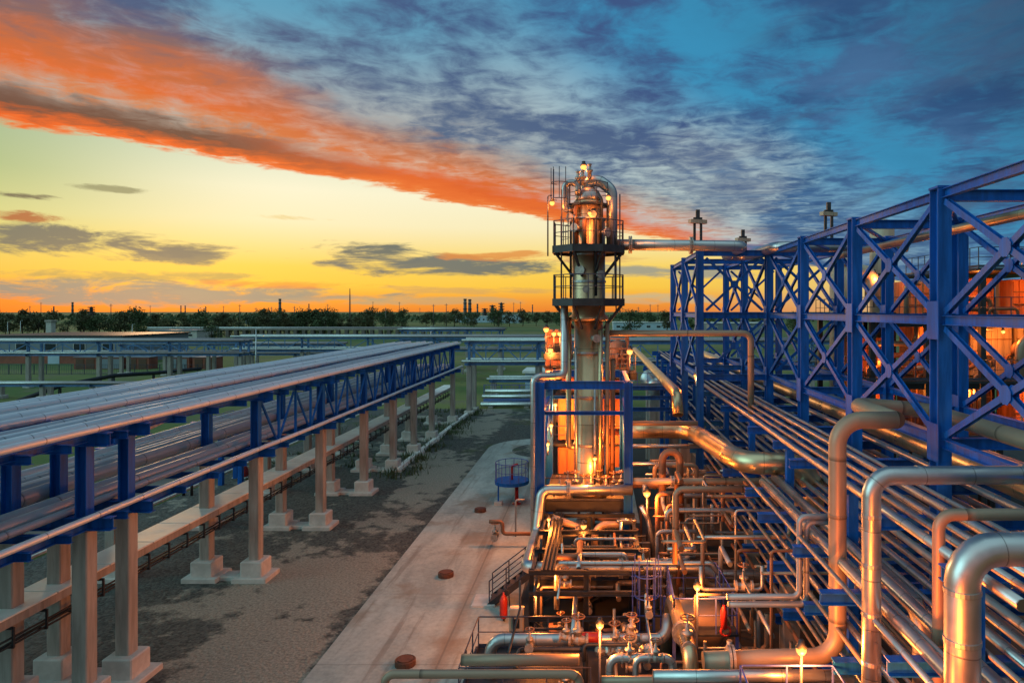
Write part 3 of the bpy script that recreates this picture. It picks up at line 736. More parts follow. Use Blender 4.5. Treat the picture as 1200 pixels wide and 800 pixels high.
# blue tall frame standing under the rack in the middle distance
o = thing('valve_stand', (-26.3,50,0), 'blue steel stand with small platform behind the left pillars', 'steel stand')
for x in (-25.6,-27):
    for y in (49,51): MB().bar((x,y,0),(x,y,3.8),.3).build('post', M['blue'], o)
MB().box(-27.4,-25.2,48.6,51.4,3.803,3.9).build('deck', M['blue_pale'], o)
railing(o, [(-25.2,48.6,3.9),(-27.4,48.6,3.9),(-27.4,51.4,3.9)], 'rail_blue')
# red hydrant cover and bollards by the road
p = V((-26.7,51.5,0)); o = thing('hydrant_cover', p, 'red conical hydrant cover on the gravel behind the left pillars', 'hydrant cover')
MB().lathe([(.42,0),(.44,.4),(.4,.5),(.24,.78),(.1,.86),(.1,1.0),(.02,1.04)], p, 16).build('hood', M['red'], o)
MB().cbox(p.x-.6,p.x+.6,50.9,52.1,-.05,.06,.02).build('base_slab', M['conc_pale'], o)
for k, x in enumerate((-28.0,-27.75)):
    MB().lathe([(.09,0),(.09,.85),(.06,.92),(.01,.94)], (x-.0+(.3*k),46.2,0), 10).build_top('bollard', M['dark'], (x+.3*k,46.2,0), ('left','right')[k]+' one of two short dark posts beside the road', 'bollard')
# ------------------------------------------------------------------ lamps
def bulb_light(parent, p, power, r=.11, color=(1,.25,.035)):
    power *= 1.75
    l = bpy.data.lights.new('lamp_light', 'POINT'); l.energy = power; l.color = color; l.shadow_soft_size = r
    o = bpy.data.objects.new('lamp_light', l); COL.objects.link(o); o.parent = parent; o.location = V(p)-org(parent); return o
def lamp(p, base, label, power=220, r=.13, arm=(0,0,0), pole='railing'):
    """sodium lamp on a pole: pole, hood and lit glass"""
    p = V(p); b = V(base); o = thing('lamp', b, label, 'lamp')
    if (p-b).length > .3:
        MB().tube([b, (b.x,b.y,p.z+.35), (p.x,p.y,p.z+.35)] if (V((p.x,p.y))-V((b.x,b.y))).length > .15 else [b, p-V((0,0,r))], .035, 7, bend=.2, nb=3).build('pole', M[pole], o)
    MB().lathe([(r*.2,r*2.0),(r*.55,r*1.9),(r*.6,r*1.3),(r*1.15,r*.55),(r*1.1,r*.5),(r*.3,r*1.1)], p, 14).build('lamp_shade', M['dark'], o)
    MB().lathe([(.02,-r),(r*.55,-r*.85),(r*.95,-r*.3),(r,r*.15),(r*.7,r*.7),(.02,r*.85)], p, 14).build('bulb', M['bulb'], o)
    bulb_light(o, p-V((0,r*2.2,r*1.6)), power)
    return o

# ------------------------------------------------------------------ the column
TX, TY = -.42, 33.0
Tw = thing('distillation_column', (TX,TY,3.6), 'tall shiny metal column with two ringed platforms and a curved overhead pipe', 'column')
Z = lambda y: CAMZ-(y-VY)*TY/FPX
MB().lathe([(.92,3.63),(.92,3.9),(.72,3.95),(.69,4.0),(.69,12.0)], (TX,TY,0), 32).build('lower_shell', M['shell'], Tw)
MB().lathe([(.69,12.003),(.95,12.05),(.95,12.2),(.80,12.35),(.80,16.75),(.66,16.95),(.66,17.55),(.72,17.6),(.72,17.75)], (TX,TY,0), 32).build('upper_shell', M['shell'], Tw)
MB().lathe([(.66,17.753),(.63,18.0),(.5,18.26),(.3,18.42),(.02,18.48)], (TX,TY,0), 28).build('dome', M['alu_dull'], Tw)
for z in (6.1,8.4,10.5,13.9,15.2,16.9): MB().lathe([(.66,z-.05),(.84 if z>12 else .74,z-.05),(.84 if z>12 else .74,z+.05),(.66,z+.05)], (TX,TY,0), 32, 'z', False).build('band', M['alu_dull'], Tw)
def octa(r, ph=22.5): return [(TX+r*math.cos(R(ph+45*i)), TY+r*math.sin(R(ph+45*i))) for i in range(8)]
for zf, r, h in ((13.0,1.82,1.12),(15.5,1.82,1.18)):
    pf = MB().poly(octa(r), zf-.12, zf).build('platform', M['dark'], Tw)
    o_ = octa(r+.02); mb = MB()
    for i in range(8): a, b = o_[i], o_[(i+1)%8]; mb.bar((*a,zf-.1),(*b,zf-.1),.03,.34)
    mb.build('toe_plate', M['dark'], pf)
    railing(pf, [(*q,zf+.07) for q in octa(r-.04)+octa(r-.04)[:1]], 'railing', h, .8, False, .026)
    for k in range(8):
        a = R(45*k+22.5)
        mb = MB(); c0 = V((TX+.8*math.cos(a),TY+.8*math.sin(a),zf-1.35)); c1 = V((TX+1.75*math.cos(a),TY+1.75*math.sin(a),zf-.2)); mb.bar(c0,c1,.1); mb.build('bracket', M['dark'], Tw)
# top ring, overhead line and vent loop
pf = MB().poly(octa(1.02), 17.52, 17.62).build('platform', M['dark'], Tw)
railing(pf, [(*q,17.62) for q in octa(.99)+octa(.99)[:1]], 'railing', 1.0, .7, False, .022)
MB().tube([(TX-.1,TY,18.3),(TX-.1,TY,18.7),(TX+.5,TY-.1,18.78),(TX+1.12,TY-.1,18.3),(TX+1.12,TY-.1,17.6),(TX+1.12,TY-.1,15.62)], .27, 16, bend=.5, nb=6).build('overhead_pipe', M['alu'], Tw)
MB().tube([(TX-.5,TY-.5,18.0),(TX-.5,TY-.5,18.6),(TX-1.15,TY-.5,18.6),(TX-1.15,TY-.5,17.3),(TX-.78,TY-.4,17.3)], .15, 12, bend=.34).build('vent_loop', M['alu_dull'], Tw)
for (dx_, z) in ((-.5,18.75),(.05,19.1),(-.28,18.8)): MB().lathe([(.1,-.35),(.1,0),(.16,.02),(.16,.1),(.08,.14),(.08,.32),(.13,.36),(.02,.42)], (TX+dx_,TY-.5,z), 10).build('relief_valve', M['valve'], Tw)
MB().tube([(TX-1.3,TY-.4,13.0),(TX-1.3,TY-.4,17.0)], .04, 6).build('instrument_tube', M['railing'], Tw)
for dx_ in (1.32,1.5): MB().tube([(TX+dx_,TY-.2,12.4),(TX+dx_,TY-.2,18.1)], .035, 6).build('instrument_tube', M['railing'], Tw)
ladder(Tw, (TX-1.1,TY-.95,15.6), 2.6, (-.7,-.7,0), 'railing', True, .45)
ladder(Tw, (TX+1.25,TY-.75,13.0), 2.6, (1,0,0), 'railing', False, .45)
for (a, z, r) in ((-60,14.2,.14),(-110,14.4,.17),(-95,13.5,.12),(-40,16.2,.16),(-125,16.4,.15),(-80,17.0,.13),(-140,16.9,.16),(-70,11.2,.14)):
    c = V((TX,TY,z)); dr = V((math.cos(R(a)),math.sin(R(a)),0))
    mb = MB(); mb.tube([c+dr*.6, c+dr*1.12], r, 14); mb.build('nozzle', M['alu_dull'], Tw)
    MB().tube([c+dr*1.121, c+dr*1.2], r*1.4, 14).build('nozzle_flange', M['valve'], Tw)
MB().tube([(TX-.95,TY-.4,12.2),(TX-.95,TY-.4,6.0),(TX-.68,TY-.3,6.0)], .13, 10, bend=.3).build('reflux_pipe', M['gold'], Tw)
MB().tube([(TX+.9,TY-.35,12.0),(TX+.9,TY-.35,4.2)], .1, 10).build('riser_tube', M['tan_pipe'], Tw)
MB().tube([(TX+.55,TY-.75,11.6),(TX+.55,TY-.75,4.1)], .09, 10).build('riser_tube', M['gold'], Tw)
MB().tube([(TX-.6,TY-.72,10.8),(TX-.6,TY-.72,4.1)], .07, 10).build('riser_tube', M['alu'], Tw)
MB().tube([(TX+1.15,TY-.2,10.2),(TX+1.15,TY-.2,4.2)], .12, 10).build('riser_tube', M['rust_pipe'], Tw)
MB().tube([(TX+.3,TY-.86,9.0),(TX+.3,TY-.86,4.0)], .05, 8).build('instrument_tube', M['galv'], Tw)

for (dx_, dy_, z0, z1, r) in ((-.62,-.62,15.6,17.5,.09),(.35,-.85,13.2,17.3,.07),(-.2,-.9,15.6,16.8,.12),(.62,-.66,15.6,17.9,.08),(-.85,-.3,13.1,17.2,.06)):
    MB().tube([(TX+dx_,TY+dy_,z0),(TX+dx_,TY+dy_,z1),(TX+dx_*.5,TY+dy_*.6,z1)], r, 9, bend=r*2.5).build('riser_tube', M['rust_pipe' if r > .08 else 'dark'], Tw)
pipe('overhead_line', 'big horizontal pipe leaving the upper column platform and looping back over the blue truss',
     [(.75,33.1,15.7),(7.25,33.9,15.7),(7.45,40,15.7),(8.75,40,15.7),(8.95,34.2,15.7),(15.5,34.2,15.7)], .27, 'alu', bend=.6, seg=18, flanges=[((1.6,33.2,15.7),'x'),((4.6,33.55,15.7),'x')])
pipe('side_line', 'tan pipe running level from the column then dropping behind the nearest blue truss corner', [(.3,32.9,11.42),(7.4,32.9,11.42),(7.4,32.9,7.3)], .15, 'tan_pipe', bend=.4, seg=14)
pipe('downcomer', 'pale vertical pipe left of the column with one sideways jog', [(-1.55,32.2,13.1),(-1.55,32.2,9.45),(-2.92,31.6,9.45),(-2.92,31.6,0.1)], .175, 'alu', bend=.3, seg=14)

# ------------------------------------------------------------------ blue frame round the column
fr = thing('steel_frame', (-.6,34,0), 'blue steel portal frame standing round the foot of the column', 'steel frame')
FX0, FX1, FY0, FY1 = -2.62, 1.42, 31.4, 37.2
for x in (FX0,FX1):
    for y in (FY0,FY1): MB().ibeam((x,y,0),(x,y,9.2),.36,.4,.03,(1,0,0)).build('column', M['blue'], fr)
for z, h in ((9.08,.36),(7.8,.16)):
    for y in (FY0,FY1):
        MB().ibeam((FX0+.2,y,z),(FX1-.2,y,z),.22,h).build('beam', M['blue'], fr)
    for x in (FX0,FX1): MB().ibeam((x,FY0+.2,z),(x,FY1-.2,z),.2,h).build('beam', M['blue'], fr)
for x in (FX0,FX1): MB().bar((x,FY0+.3,3.8),(x,FY1-.3,7.6),.12).build('brace', M['blue'], fr)
def deckplat(label, x0, x1, y0, y1, z, rails, mat='dark', rmat='railing', legs=True, name='platform', th=.1, edge=.3):
    o = thing('access_platform', ((x0+x1)/2,(y0+y1)/2,0 if legs else z), label, 'platform')
    MB().box(x0,x1,y0,y1,z-th,z).build('deck', M[mat], o)
    mb = [((x0,y0-.03),(x1,y0-.03)),((x0,y1+.03),(x1,y1+.03)),((x0-.03,y0),(x0-.03,y1)),((x1+.03,y0),(x1+.03,y1))]
    for a, b in mb: MB().channel((*a,z-edge/2+.05),(*b,z-edge/2+.05),.05,edge).build('edge_beam', M[mat], o)
    if legs:
        for x in (x0+.15,x1-.15):
            for y in (y0+.15,y1-.15): MB().bar((x,y,0),(x,y,z-th-.002),.16).build('leg', M[mat], o)
    for rl_ in rails: railing(o, [(a,b,z) for a, b in rl_], rmat)
    return o
deckplat('dark deck with guard rail at the foot of the column', -2.4, 1.25, 31.7, 37.0, 3.62, [[(-2.4,31.75),(1.25,31.75)]], legs=False, edge=.5)
deckplat('dark deck with guard rail in front of the column, one storey lower', -2.4, 1.5, 27.2, 30.9, 1.75, [[(-2.35,30.8),(-2.35,28.6)],[(-2.35,27.25),(1.45,27.25)],[(1.45,27.3),(1.45,30.8)]], edge=.45)
S3 = deckplat('lowest wide deck with guard rail at the bottom of the picture', -4.2, 3.2, 20.4, 23.9, .72, [[(-.2,20.45),(-4.15,20.45),(-4.15,23.85),(3.15,23.85)]], edge=.25)
deckplat('small dark landing high behind the column on its left', -3.1, -1.5, 40, 41.6, 9.9, [[(-1.5,40.05),(-3.05,40.05),(-3.05,41.5)]], legs=False)
deckplat('small dark landing high behind the column on its right', .6, 2.2, 38.4, 40.2, 8.95, [[(.6,38.45),(2.15,38.45),(2.15,40.1)]], legs=False, edge=.4)
# stair from the lower deck to the pavement
st = thing('stair', (-4.6,29.5,0), 'short dark steel stair from the lower deck to the concrete pavement', 'stair')
A, B = V((-2.42,29.2,1.72)), V((-4.55,29.2,.08))
for y in (28.75,29.65):
    MB().bar((A.x,y,A.z),(B.x,y,B.z),.05,.25).build('stringer', M['dark'], st)
    mb = MB(); up = V((0,0,1.05)); a, b = V((A.x,y,A.z)), V((B.x,y,B.z))
    mb.tube([a+up,b+up],.026,6); mb.tube([a+up*.55,b+up*.55],.02,6)
    for k in range(4): q = a.lerp(b,k/3); mb.bar(q,q+up,.045)
    mb.build('railing', M['railing'], st)
for k in range(8):
    q = A.lerp(B,(k+.5)/8); MB().box(q.x-.13,q.x+.13,28.78,29.62,q.z+.05,q.z+.09).build('tread', M['dark'], st)
MB().cbox(-5.3,-4.3,28.6,29.8,.0,.16,.02).build('landing_slab', M['conc_pale'], st)

# panelled heater block behind the column
hb = thing('furnace_block', (-.6,41,0), 'orange panelled furnace block behind the column with dark frame', 'furnace')
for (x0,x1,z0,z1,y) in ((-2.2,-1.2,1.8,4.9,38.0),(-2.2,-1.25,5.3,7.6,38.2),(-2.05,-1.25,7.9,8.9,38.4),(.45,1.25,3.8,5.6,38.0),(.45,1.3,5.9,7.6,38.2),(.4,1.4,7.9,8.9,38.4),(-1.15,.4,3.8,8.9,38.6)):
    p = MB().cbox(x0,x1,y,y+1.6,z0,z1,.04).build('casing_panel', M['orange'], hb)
    mb = MB()
    nn = max(1,int((x1-x0)/.35))
    for i in range(nn+1): xx = x0+.04+(x1-x0-.08)*i/nn; mb.bar((xx,y-.025,z0+.05),(xx,y-.025,z1-.06),.05,.05)
    mb.build('stiffener', M['rust_pipe'], p)
for x in (-2.45,-1.05,.33,1.5): MB().bar((x,38.9,0),(x,38.9,9.3),.16).build('post', M['dark'], hb)
for z in (1.6,5.1,7.75,9.05): MB().box(-2.6,1.65,37.9,40.0,z-.12,z).build('floor', M['dark'], hb)
for z in (1.6,5.1,7.75): railing(hb, [(-2.55,37.95,z),(1.6,37.95,z)], 'railing', 1.0, 1.0, False)
ub = thing('burner_cabin', (-2.6,43,0), 'orange sheet cabin with two dark windows high behind the column', 'cabin')
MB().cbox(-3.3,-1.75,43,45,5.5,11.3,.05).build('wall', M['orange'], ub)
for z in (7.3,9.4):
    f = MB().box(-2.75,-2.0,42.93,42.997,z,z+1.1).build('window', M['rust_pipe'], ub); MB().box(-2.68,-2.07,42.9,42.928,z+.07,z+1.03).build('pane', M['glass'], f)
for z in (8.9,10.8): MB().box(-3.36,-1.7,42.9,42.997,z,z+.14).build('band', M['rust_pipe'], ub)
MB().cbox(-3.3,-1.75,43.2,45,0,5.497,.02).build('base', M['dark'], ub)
ur = thing('pipe_tower', (1.2,42,0), 'small rust red steel tower with pipes behind the column on its right', 'tower')
for x in (.7,1.85):
    for y in (41.5,43.5): MB().bar((x,y,0),(x,y,11.2),.14).build('post', M['rust_pipe'], ur)
for z in (9.0,9.6,10.2,10.8): MB().bar((.7,41.43,z),(1.85,41.43,z),.1).build('beam', M['rust_pipe'], ur)
for k, x in enumerate((.95,1.25,1.55)): MB().tube([(x,41.9,5),(x,41.9,9.4+.4*k),(x,43.2,9.4+.4*k)],.13,8).build('tube', M['rust_pipe'], ur)
MB().lathe([(.05,9.1),(.5,9.2),(.5,10.5),(.05,10.7)], (1.3,42.8,0), 14).build('drum', M['rust_pipe'], ur)

# ------------------------------------------------------------------ valves and pumps: one of each, then copies
def make_valve():
    o = thing('valve', (0,0,0), 'x', 'valve')
    b = MB(); b.lathe([(.02,-.3),(.19,-.3),(.19,-.23),(.1,-.22),(.14,-.08),(.17,0),(.14,.08),(.1,.22),(.19,.23),(.19,.3),(.02,.3)], (0,0,0), 14, 'x', False); b.build('body', M['valve'], o)
    MB().lathe([(.1,.13),(.1,.25),(.16,.26),(.16,.32),(.07,.34),(.05,.55),(.025,.56),(.025,.78)], (0,0,0), 10).build('bonnet', M['valve'], o)
    h = MB(); h.torus((0,0,.7), .19, .022); h.bar((-.19,0,.7),(.19,0,.7),.025); h.bar((0,-.19,.7),(0,.19,.7),.025); h.build('hand_wheel', M['rust_pipe'], o)
    return o
def make_pump():
    o = thing('pump', (0,0,0), 'x', 'pump')
    MB().cbox(-.75,.75,-.3,.3,0,.2,.02).build('base', M['conc'], o)
    m_ = MB().lathe([(.05,-.65),(.2,-.65),(.24,-.6),(.24,.05),(.18,.1),(.05,.1)], (0,0,.5), 16, 'x').build('motor', M['rust_pipe'], o)
    MB().box(-.45,-.1,-.1,.1,.743,.85).build('terminal_box', M['dark'], m_)
    MB().lathe([(.05,.12),(.1,.12),(.1,.32),(.3,.34),(.32,.55),(.1,.6),(.05,.6)], (0,0,.5), 16, 'x').build('casing', M['valve'], o)
    MB().tube([(.45,0,.75),(.45,0,1.15)], .1, 10).build('outlet', M['valve'], o)
    return o
VALVE = [None]; PUMP = [None]
def valve(p, rz, label, s=1.0, group='valves in the process area', tilt=0):
    o = make_valve() if VALVE[0] is None else copy_tree(VALVE[0]); VALVE[0] = VALVE[0] or o
    o.location = p; o.rotation_euler = (tilt,0,rz); o.scale = (s,s,s); o['label'] = label; o['group'] = group
def pump(p, rz, label, s=1.0):
    o = make_pump() if PUMP[0] is None else copy_tree(PUMP[0]); PUMP[0] = PUMP[0] or o
    o.location = p; o.rotation_euler = (0,0,rz); o.scale = (s,s,s); o['label'] = label; o['group'] = 'pumps below the column'

# ------------------------------------------------------------------ pipework of the process module (left of the right rack)
pipe('header_pipe', 'bright pipe wrapping the left side of the lower deck and running right under the column', [(1.62,31.2,4.32),(-2.55,31.2,4.32),(-2.72,30.6,2.5),(-2.72,26.0,2.72),(3.9,26.0,2.72),(4.5,26.0,2.4),(7.2,26.0,2.4)], .24, 'alu', bend=.4, seg=16, flanges=[((-1.3,31.2,4.32),'x'),((.9,26,2.72),'x'),((2.6,26,2.72),'x')])
pipe('process_pipe', 'thin pale pipe just under the bright wrapping pipe, elbow down at its left end', [(-1.5,25.2,1.5),(-1.5,25.2,3.18),(4.2,25.2,3.18),(4.5,25.2,2.78),(7.6,25.2,2.78)], .1, 'alu', bend=.2)
pipe('process_pipe', 'upper of the paired grey pipes that turn up beside the tall tan riser', [(3.6,19,4.55),(5.62,19,4.55),(5.62,19,6.78),(6.9,19,6.78)], .085, 'grey_pipe', bend=.2)
pipe('process_pipe', 'lower of the paired grey pipes that turn up beside the tall tan riser', [(3.65,19.1,4.3),(5.85,19.1,4.3),(5.85,19.1,6.6),(6.9,19.1,6.6)], .085, 'grey_pipe', bend=.2)
pipe('process_pipe', 'tan pipe standing behind the caged landing with elbow to the right at the top', [(3.05,26.6,0),(3.05,26.6,5.55),(6.2,26.6,5.55)], .13, 'tan_pipe', bend=.3)
pipe('process_pipe', 'thin tan pipe bent twice under the first crossbeams right of the column', [(3.7,24,2.8),(3.7,24,4.55),(6.75,24,4.55),(6.75,24,5.3)], .075, 'tan_pipe', bend=.2)
pipe('process_pipe', 'long level tan pipe crossing from column foot to the blue rack', [(1.6,30,5.02),(10.2,30,5.02)], .15, 'tan_pipe', flanges=[((3.3,30,5.02),'x')])
pipe('process_pipe', 'orange-lit pipe loop standing like an upside-down U right of the column', [(2.95,31,3.0),(2.95,31,6.1),(3.75,31,6.1),(3.75,31,3.0)], .17, 'rust_pipe', bend=.4)
pipe('process_pipe', 'orange-lit vertical pipe beside the lamp right of the column foot', [(2.55,29,1.2),(2.55,29,4.75),(3.4,29,4.75)], .1, 'rust_pipe', bend=.25)
pipe('process_pipe', 'thinner vertical pipe with top elbow, next to the lamp right of the column foot', [(2.95,28.8,1.5),(2.95,28.8,4.3),(3.6,28.8,4.3)], .075, 'rust_pipe', bend=.2)
pipe('process_pipe', 'highest thin level pipe between column frame and truss, below the big one', [(1.5,34,6.9),(5.0,34,6.9)], .12, 'tan_pipe')
pipe('process_pipe', 'lower thin level pipe between column frame and truss', [(1.5,34.3,5.7),(5.2,34.3,5.7)], .1, 'alu')
pipe('process_pipe', 'second thin level pipe between column frame and truss, above the tan one', [(1.5,33,4.95+.15),(4.4,33,5.1),(4.4,33,3.2)], .1, 'alu')
pipe('process_pipe', 'rusty level pipe ending in an elbow at the orange loop', [(1.5,31.6,4.45),(3.2,31.6,4.45),(3.5,31.6,4.8)], .15, 'rust_pipe', bend=.3)
pipe('big_pipe', 'widest shiny pipe with a double bend, left of the blue rack', [(1.4,36,6.2),(4.45,36,6.2),(5.05,35.0,6.2),(5.25,27.0,6.8),(5.6,25.6,6.8),(8.0,25.4,6.8),(8.0,25.4,4.6)], .42, 'gold', bend=1.0, seg=20, nb=6)
pipe('high_pipe', 'long pale pipe slanting away high above the far end of the rack', [(3.95,72,8.4),(3.95,34,8.4),(3.95,33.4,7.4)], .27, 'gold', bend=.6, seg=14)
pipe('gate_pipe', 'orange-lit pipe lying low across the bottom edge with elbow down at its left end', [(-5.45,17.5,0),(-5.45,17.5,3.2),(-.45,17.5,3.2),(-.45,17.5,1.5)], .11, 'tan_pipe', bend=.25)
pipe('gate_pipe', 'second orange-lit pipe just behind the one on the bottom edge', [(-3.7,18.6,3.0),(-.5,18.6,3.0)], .15, 'tan_pipe')
pipe('deck_pipe', 'fat pale pipe on the lowest deck with elbow down at its left end', [(-3.45,22,.2),(-3.45,22,1.92),(2.2,22,1.92),(2.35,22.6,2.4)], .19, 'alu', bend=.45, seg=16, flanges=[((-.85,22,1.92),'x'),((.6,22,1.92),'x')])
pipe('gas_pipe', 'fat golden pipe pointing at the viewer over the lowest deck', [(2.4,23.6,.8),(2.55,23.3,2.7),(2.7,19.9,2.55),(2.72,19.6,1.3)], .23, 'gold', bend=.4, seg=18, flanges=[((2.66,21.0,2.6),'y'),((2.72,19.6,1.75),'z')])
pipe('valve_loop', 'square orange-lit pipe loop at the bottom edge below the golden pipe', [(.35,19,1.5),(.35,19,2.85),(2.1,19,2.85),(2.1,19,1.5)], .12, 'alu', bend=.25)
pipe('valve_loop', 'smaller pipe loop inside the square one at the bottom edge', [(1.05,18.7,1.5),(1.05,18.7,3.0),(1.85,18.7,3.0)], .09, 'alu', bend=.2)
pipe('front_pipe', 'white pipe along the bottom edge left of the orange risers', [(1.3,16,3.95),(6.0,16,3.95)], .14, 'alu')
pipe('front_pipe', 'orange-lit pipe at the very bottom right of the square loops', [(.1,17.2,3.2),(3.6,17.2,3.2)], .1, 'tan_pipe')
# generic small pipework in the shaded storeys, each run with its own bends
rp = random.Random(21)
SL = 'narrow process pipe with elbows in the shaded tangle below the column'
for i in range(30):
    y = rp.uniform(24.5,37.5); x = rp.uniform(-2.2,1.0); z = rp.choice((.5,.9,1.2,2.1,2.5,2.9,3.2)); L = rp.uniform(.9,3.2); r = rp.choice((.05,.07,.09,.12,.15)); x2 = min(1.6,x+L); zz = z+rp.choice((-.9,.7,1.0)); zz = max(.15,min(3.3,zz))
    pts = rp.choice(([(x,y,zz),(x,y,z),(x2,y,z),(x2,y,zz)],[(x,y,z),(x2,y,z),(x2,y+1.6,z)],[(x,y,.1),(x,y,z),(x2,y,z)],[(x,y-1.5,z),(x,y,z),(x2,y,z),(x2,y,zz)]))
    pipe('small_pipe', SL, pts, r, rp.choice(('rust_pipe','tan_pipe','alu','alu_dull')), 'small pipes below the column', bend=r*2.2, seg=9, nb=4)
SR = 'narrow process pipe with elbows in the dark space between column and blue rack'
for i in range(78):
    y = rp.uniform(20,36); x = rp.uniform(1.9,5.6); z = rp.choice((.5,.9,1.5,2.1,2.6,3.3,3.9,4.6,5.3)); L = rp.uniform(.8,3.0); r = rp.choice((.04,.05,.07,.09,.11)); x2 = x+L; zz = max(.1,min(4.2,z+rp.choice((-1.2,.8,1.3))))
    pts = rp.choice(([(x,y,zz),(x,y,z),(x2,y,z),(x2,y,zz)],[(x,y,z),(x2,y,z),(x2,y+2.2,z)],[(x,y,.1),(x,y,z),(x2,y,z)],[(x,y-.8,z),(x,y+1,z),(x,y+1,zz)]))
    pipe('small_pipe', SR, pts, r, rp.choice(('rust_pipe','tan_pipe','alu_dull','grey_pipe')), 'small pipes beside the blue rack', bend=r*2.2, seg=8, nb=3)
for i in range(34):
    y = rp.uniform(19,31); x = rp.uniform(-2.6,2.0); z = rp.choice((.4,.9,1.0,1.3,2.0,2.3,2.7)); L = rp.uniform(.6,2.2); r = rp.choice((.03,.04,.05,.06,.08)); zz = max(.1,z+rp.choice((-.8,-.5,.6,.9)))
    pts = rp.choice(([(x,y,zz),(x,y,z),(x+L,y,z),(x+L,y,zz)],[(x,y,.1),(x,y,z),(x+L,y,z)],[(x,y-1.2,z),(x,y,z),(x+L,y,z),(x+L,y,.1)],[(x,y-1.5,z),(x,y+1.5,z),(x,y+1.5,zz)]))
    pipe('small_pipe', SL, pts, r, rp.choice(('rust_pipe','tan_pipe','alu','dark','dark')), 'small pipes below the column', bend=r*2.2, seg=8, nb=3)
for i in range(16):
    valve((rp.uniform(-2.3,1.9), rp.uniform(19.5,30), rp.choice((.9,1.1,2.2,2.5))), rp.choice((0,1.57)), 'small valve lost in the shaded tangle below the column', rp.uniform(.6,.9), 'small valves below the column')
# dark skeleton that carries the lower storeys
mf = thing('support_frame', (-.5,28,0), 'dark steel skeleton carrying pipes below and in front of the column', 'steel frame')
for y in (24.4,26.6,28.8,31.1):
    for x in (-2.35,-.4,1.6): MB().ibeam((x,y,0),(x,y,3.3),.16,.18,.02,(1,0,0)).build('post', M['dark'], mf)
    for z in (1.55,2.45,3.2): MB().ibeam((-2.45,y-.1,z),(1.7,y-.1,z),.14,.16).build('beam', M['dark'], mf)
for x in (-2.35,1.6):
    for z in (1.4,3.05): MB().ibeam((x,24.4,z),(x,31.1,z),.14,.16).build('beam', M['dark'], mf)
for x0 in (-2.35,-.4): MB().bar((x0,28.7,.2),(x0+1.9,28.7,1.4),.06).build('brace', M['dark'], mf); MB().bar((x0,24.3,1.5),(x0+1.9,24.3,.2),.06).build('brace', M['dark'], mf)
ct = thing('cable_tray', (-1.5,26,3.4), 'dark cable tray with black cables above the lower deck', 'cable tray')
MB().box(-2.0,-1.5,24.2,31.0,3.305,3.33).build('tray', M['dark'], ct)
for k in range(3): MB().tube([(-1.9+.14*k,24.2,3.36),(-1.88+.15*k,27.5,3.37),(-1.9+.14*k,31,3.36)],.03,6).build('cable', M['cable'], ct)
# twin curved outlets below the deck
pipe('curved_outlet', 'left one of two curved orange-lit pipes meeting under the column deck', [(-2.0,30.2,3.35),(-1.3,30.2,3.1),(-.75,30.2,2.9),(-.62,30.2,1.8)], .16, 'tan_pipe', bend=.5, seg=14)
pipe('curved_outlet', 'right one of two curved orange-lit pipes meeting under the column deck', [(1.0,30.2,3.05),(.2,30.2,3.05),(-.12,30.2,2.7),(-.12,30.2,1.8)], .16, 'tan_pipe', bend=.5, seg=14)
pipe('curved_outlet', 'slanting bright pipe dropping right of the column deck beside the lamp', [(1.9,29.8,4.0),(2.2,29.8,3.4),(2.5,29.2,1.9)], .1, 'alu', bend=.3)
ob = MB().cbox(-1.0,-.35,29.9,30.7,.6,2.35,.05).build_top('filter_box', M['valve'], (-.7,30.3,.6), 'lit square filter casing under the two curved pipes', 'filter')
# valve field at the column foot and on the decks
for k in range(9):
    valve((-1.75+.36*k, 31.95+(k%2)*.35, 4.0+.12*(k%3)), (0,1.57,.6)[k%3], 'small valve in the row on the deck rail side at the column foot', 1.05, 'valves at the column foot')
for (p, rz, lab, s) in (((-.6,21.6,2.1),0,'large valve with hand wheel on the fat pale deck pipe',1.05),((.55,21.5,2.0),.5,'second valve with hand wheel right on the fat pale deck pipe',.95),((.9,19.0,2.85),0,'valve on the top of the square pipe loop',.8),((1.6,18.7,3.0),0,'valve on the smaller pipe loop at the bottom edge',.7),((2.68,20.3,2.62),1.57,'big valve on the golden pipe pointing at the viewer',1.1),((1.75,26,2.75),0,'valve with hand wheel on the bright wrapping pipe below the lamp',.9),((1.25,27.6,2.3),0,'valve at the right corner of the lower deck',1.0),((-5.4,36,.6),1.57,'valve on the little hydrant pipe standing on the pavement',1.0),((4.85,22.6,3.4),0,'valve hanging on a thin pipe among the crossbeams',1.0)):
    valve(p, rz, lab, s)
for k, (x, y, lab) in enumerate(((-1.2,25.6,'pump nearest under the lower deck, left side'),(.6,25.4,'pump nearest under the lower deck, right side'),(-1.3,33.2,'pump in the shade right under the column, left side'),(.5,33.6,'pump in the shade right under the column, right side'))): pump((x,y,.05), .2*k, lab)
o = MB().lathe([(.02,-.75),(.28,-.74),(.42,-.6),(.42,.6),(.28,.74),(.02,.75)], (-.3,21.9,2.02), 16, 'x').build_top('red_actuator', M['red'], (-.3,21.9,2.02), 'red drum-shaped actuator above the pale pipe on the lowest deck', 'actuator')
o.scale = (.6,.42,.42)
mb = MB()
for i in range(9): mb.lathe([(.01,-.17),(.12,-.12),(.17,0),(.12,.12),(.01,.17)], (.15+.17*i, 21.5+.05*(i%2), 1.92+.07*((i*7)%3)), 7)
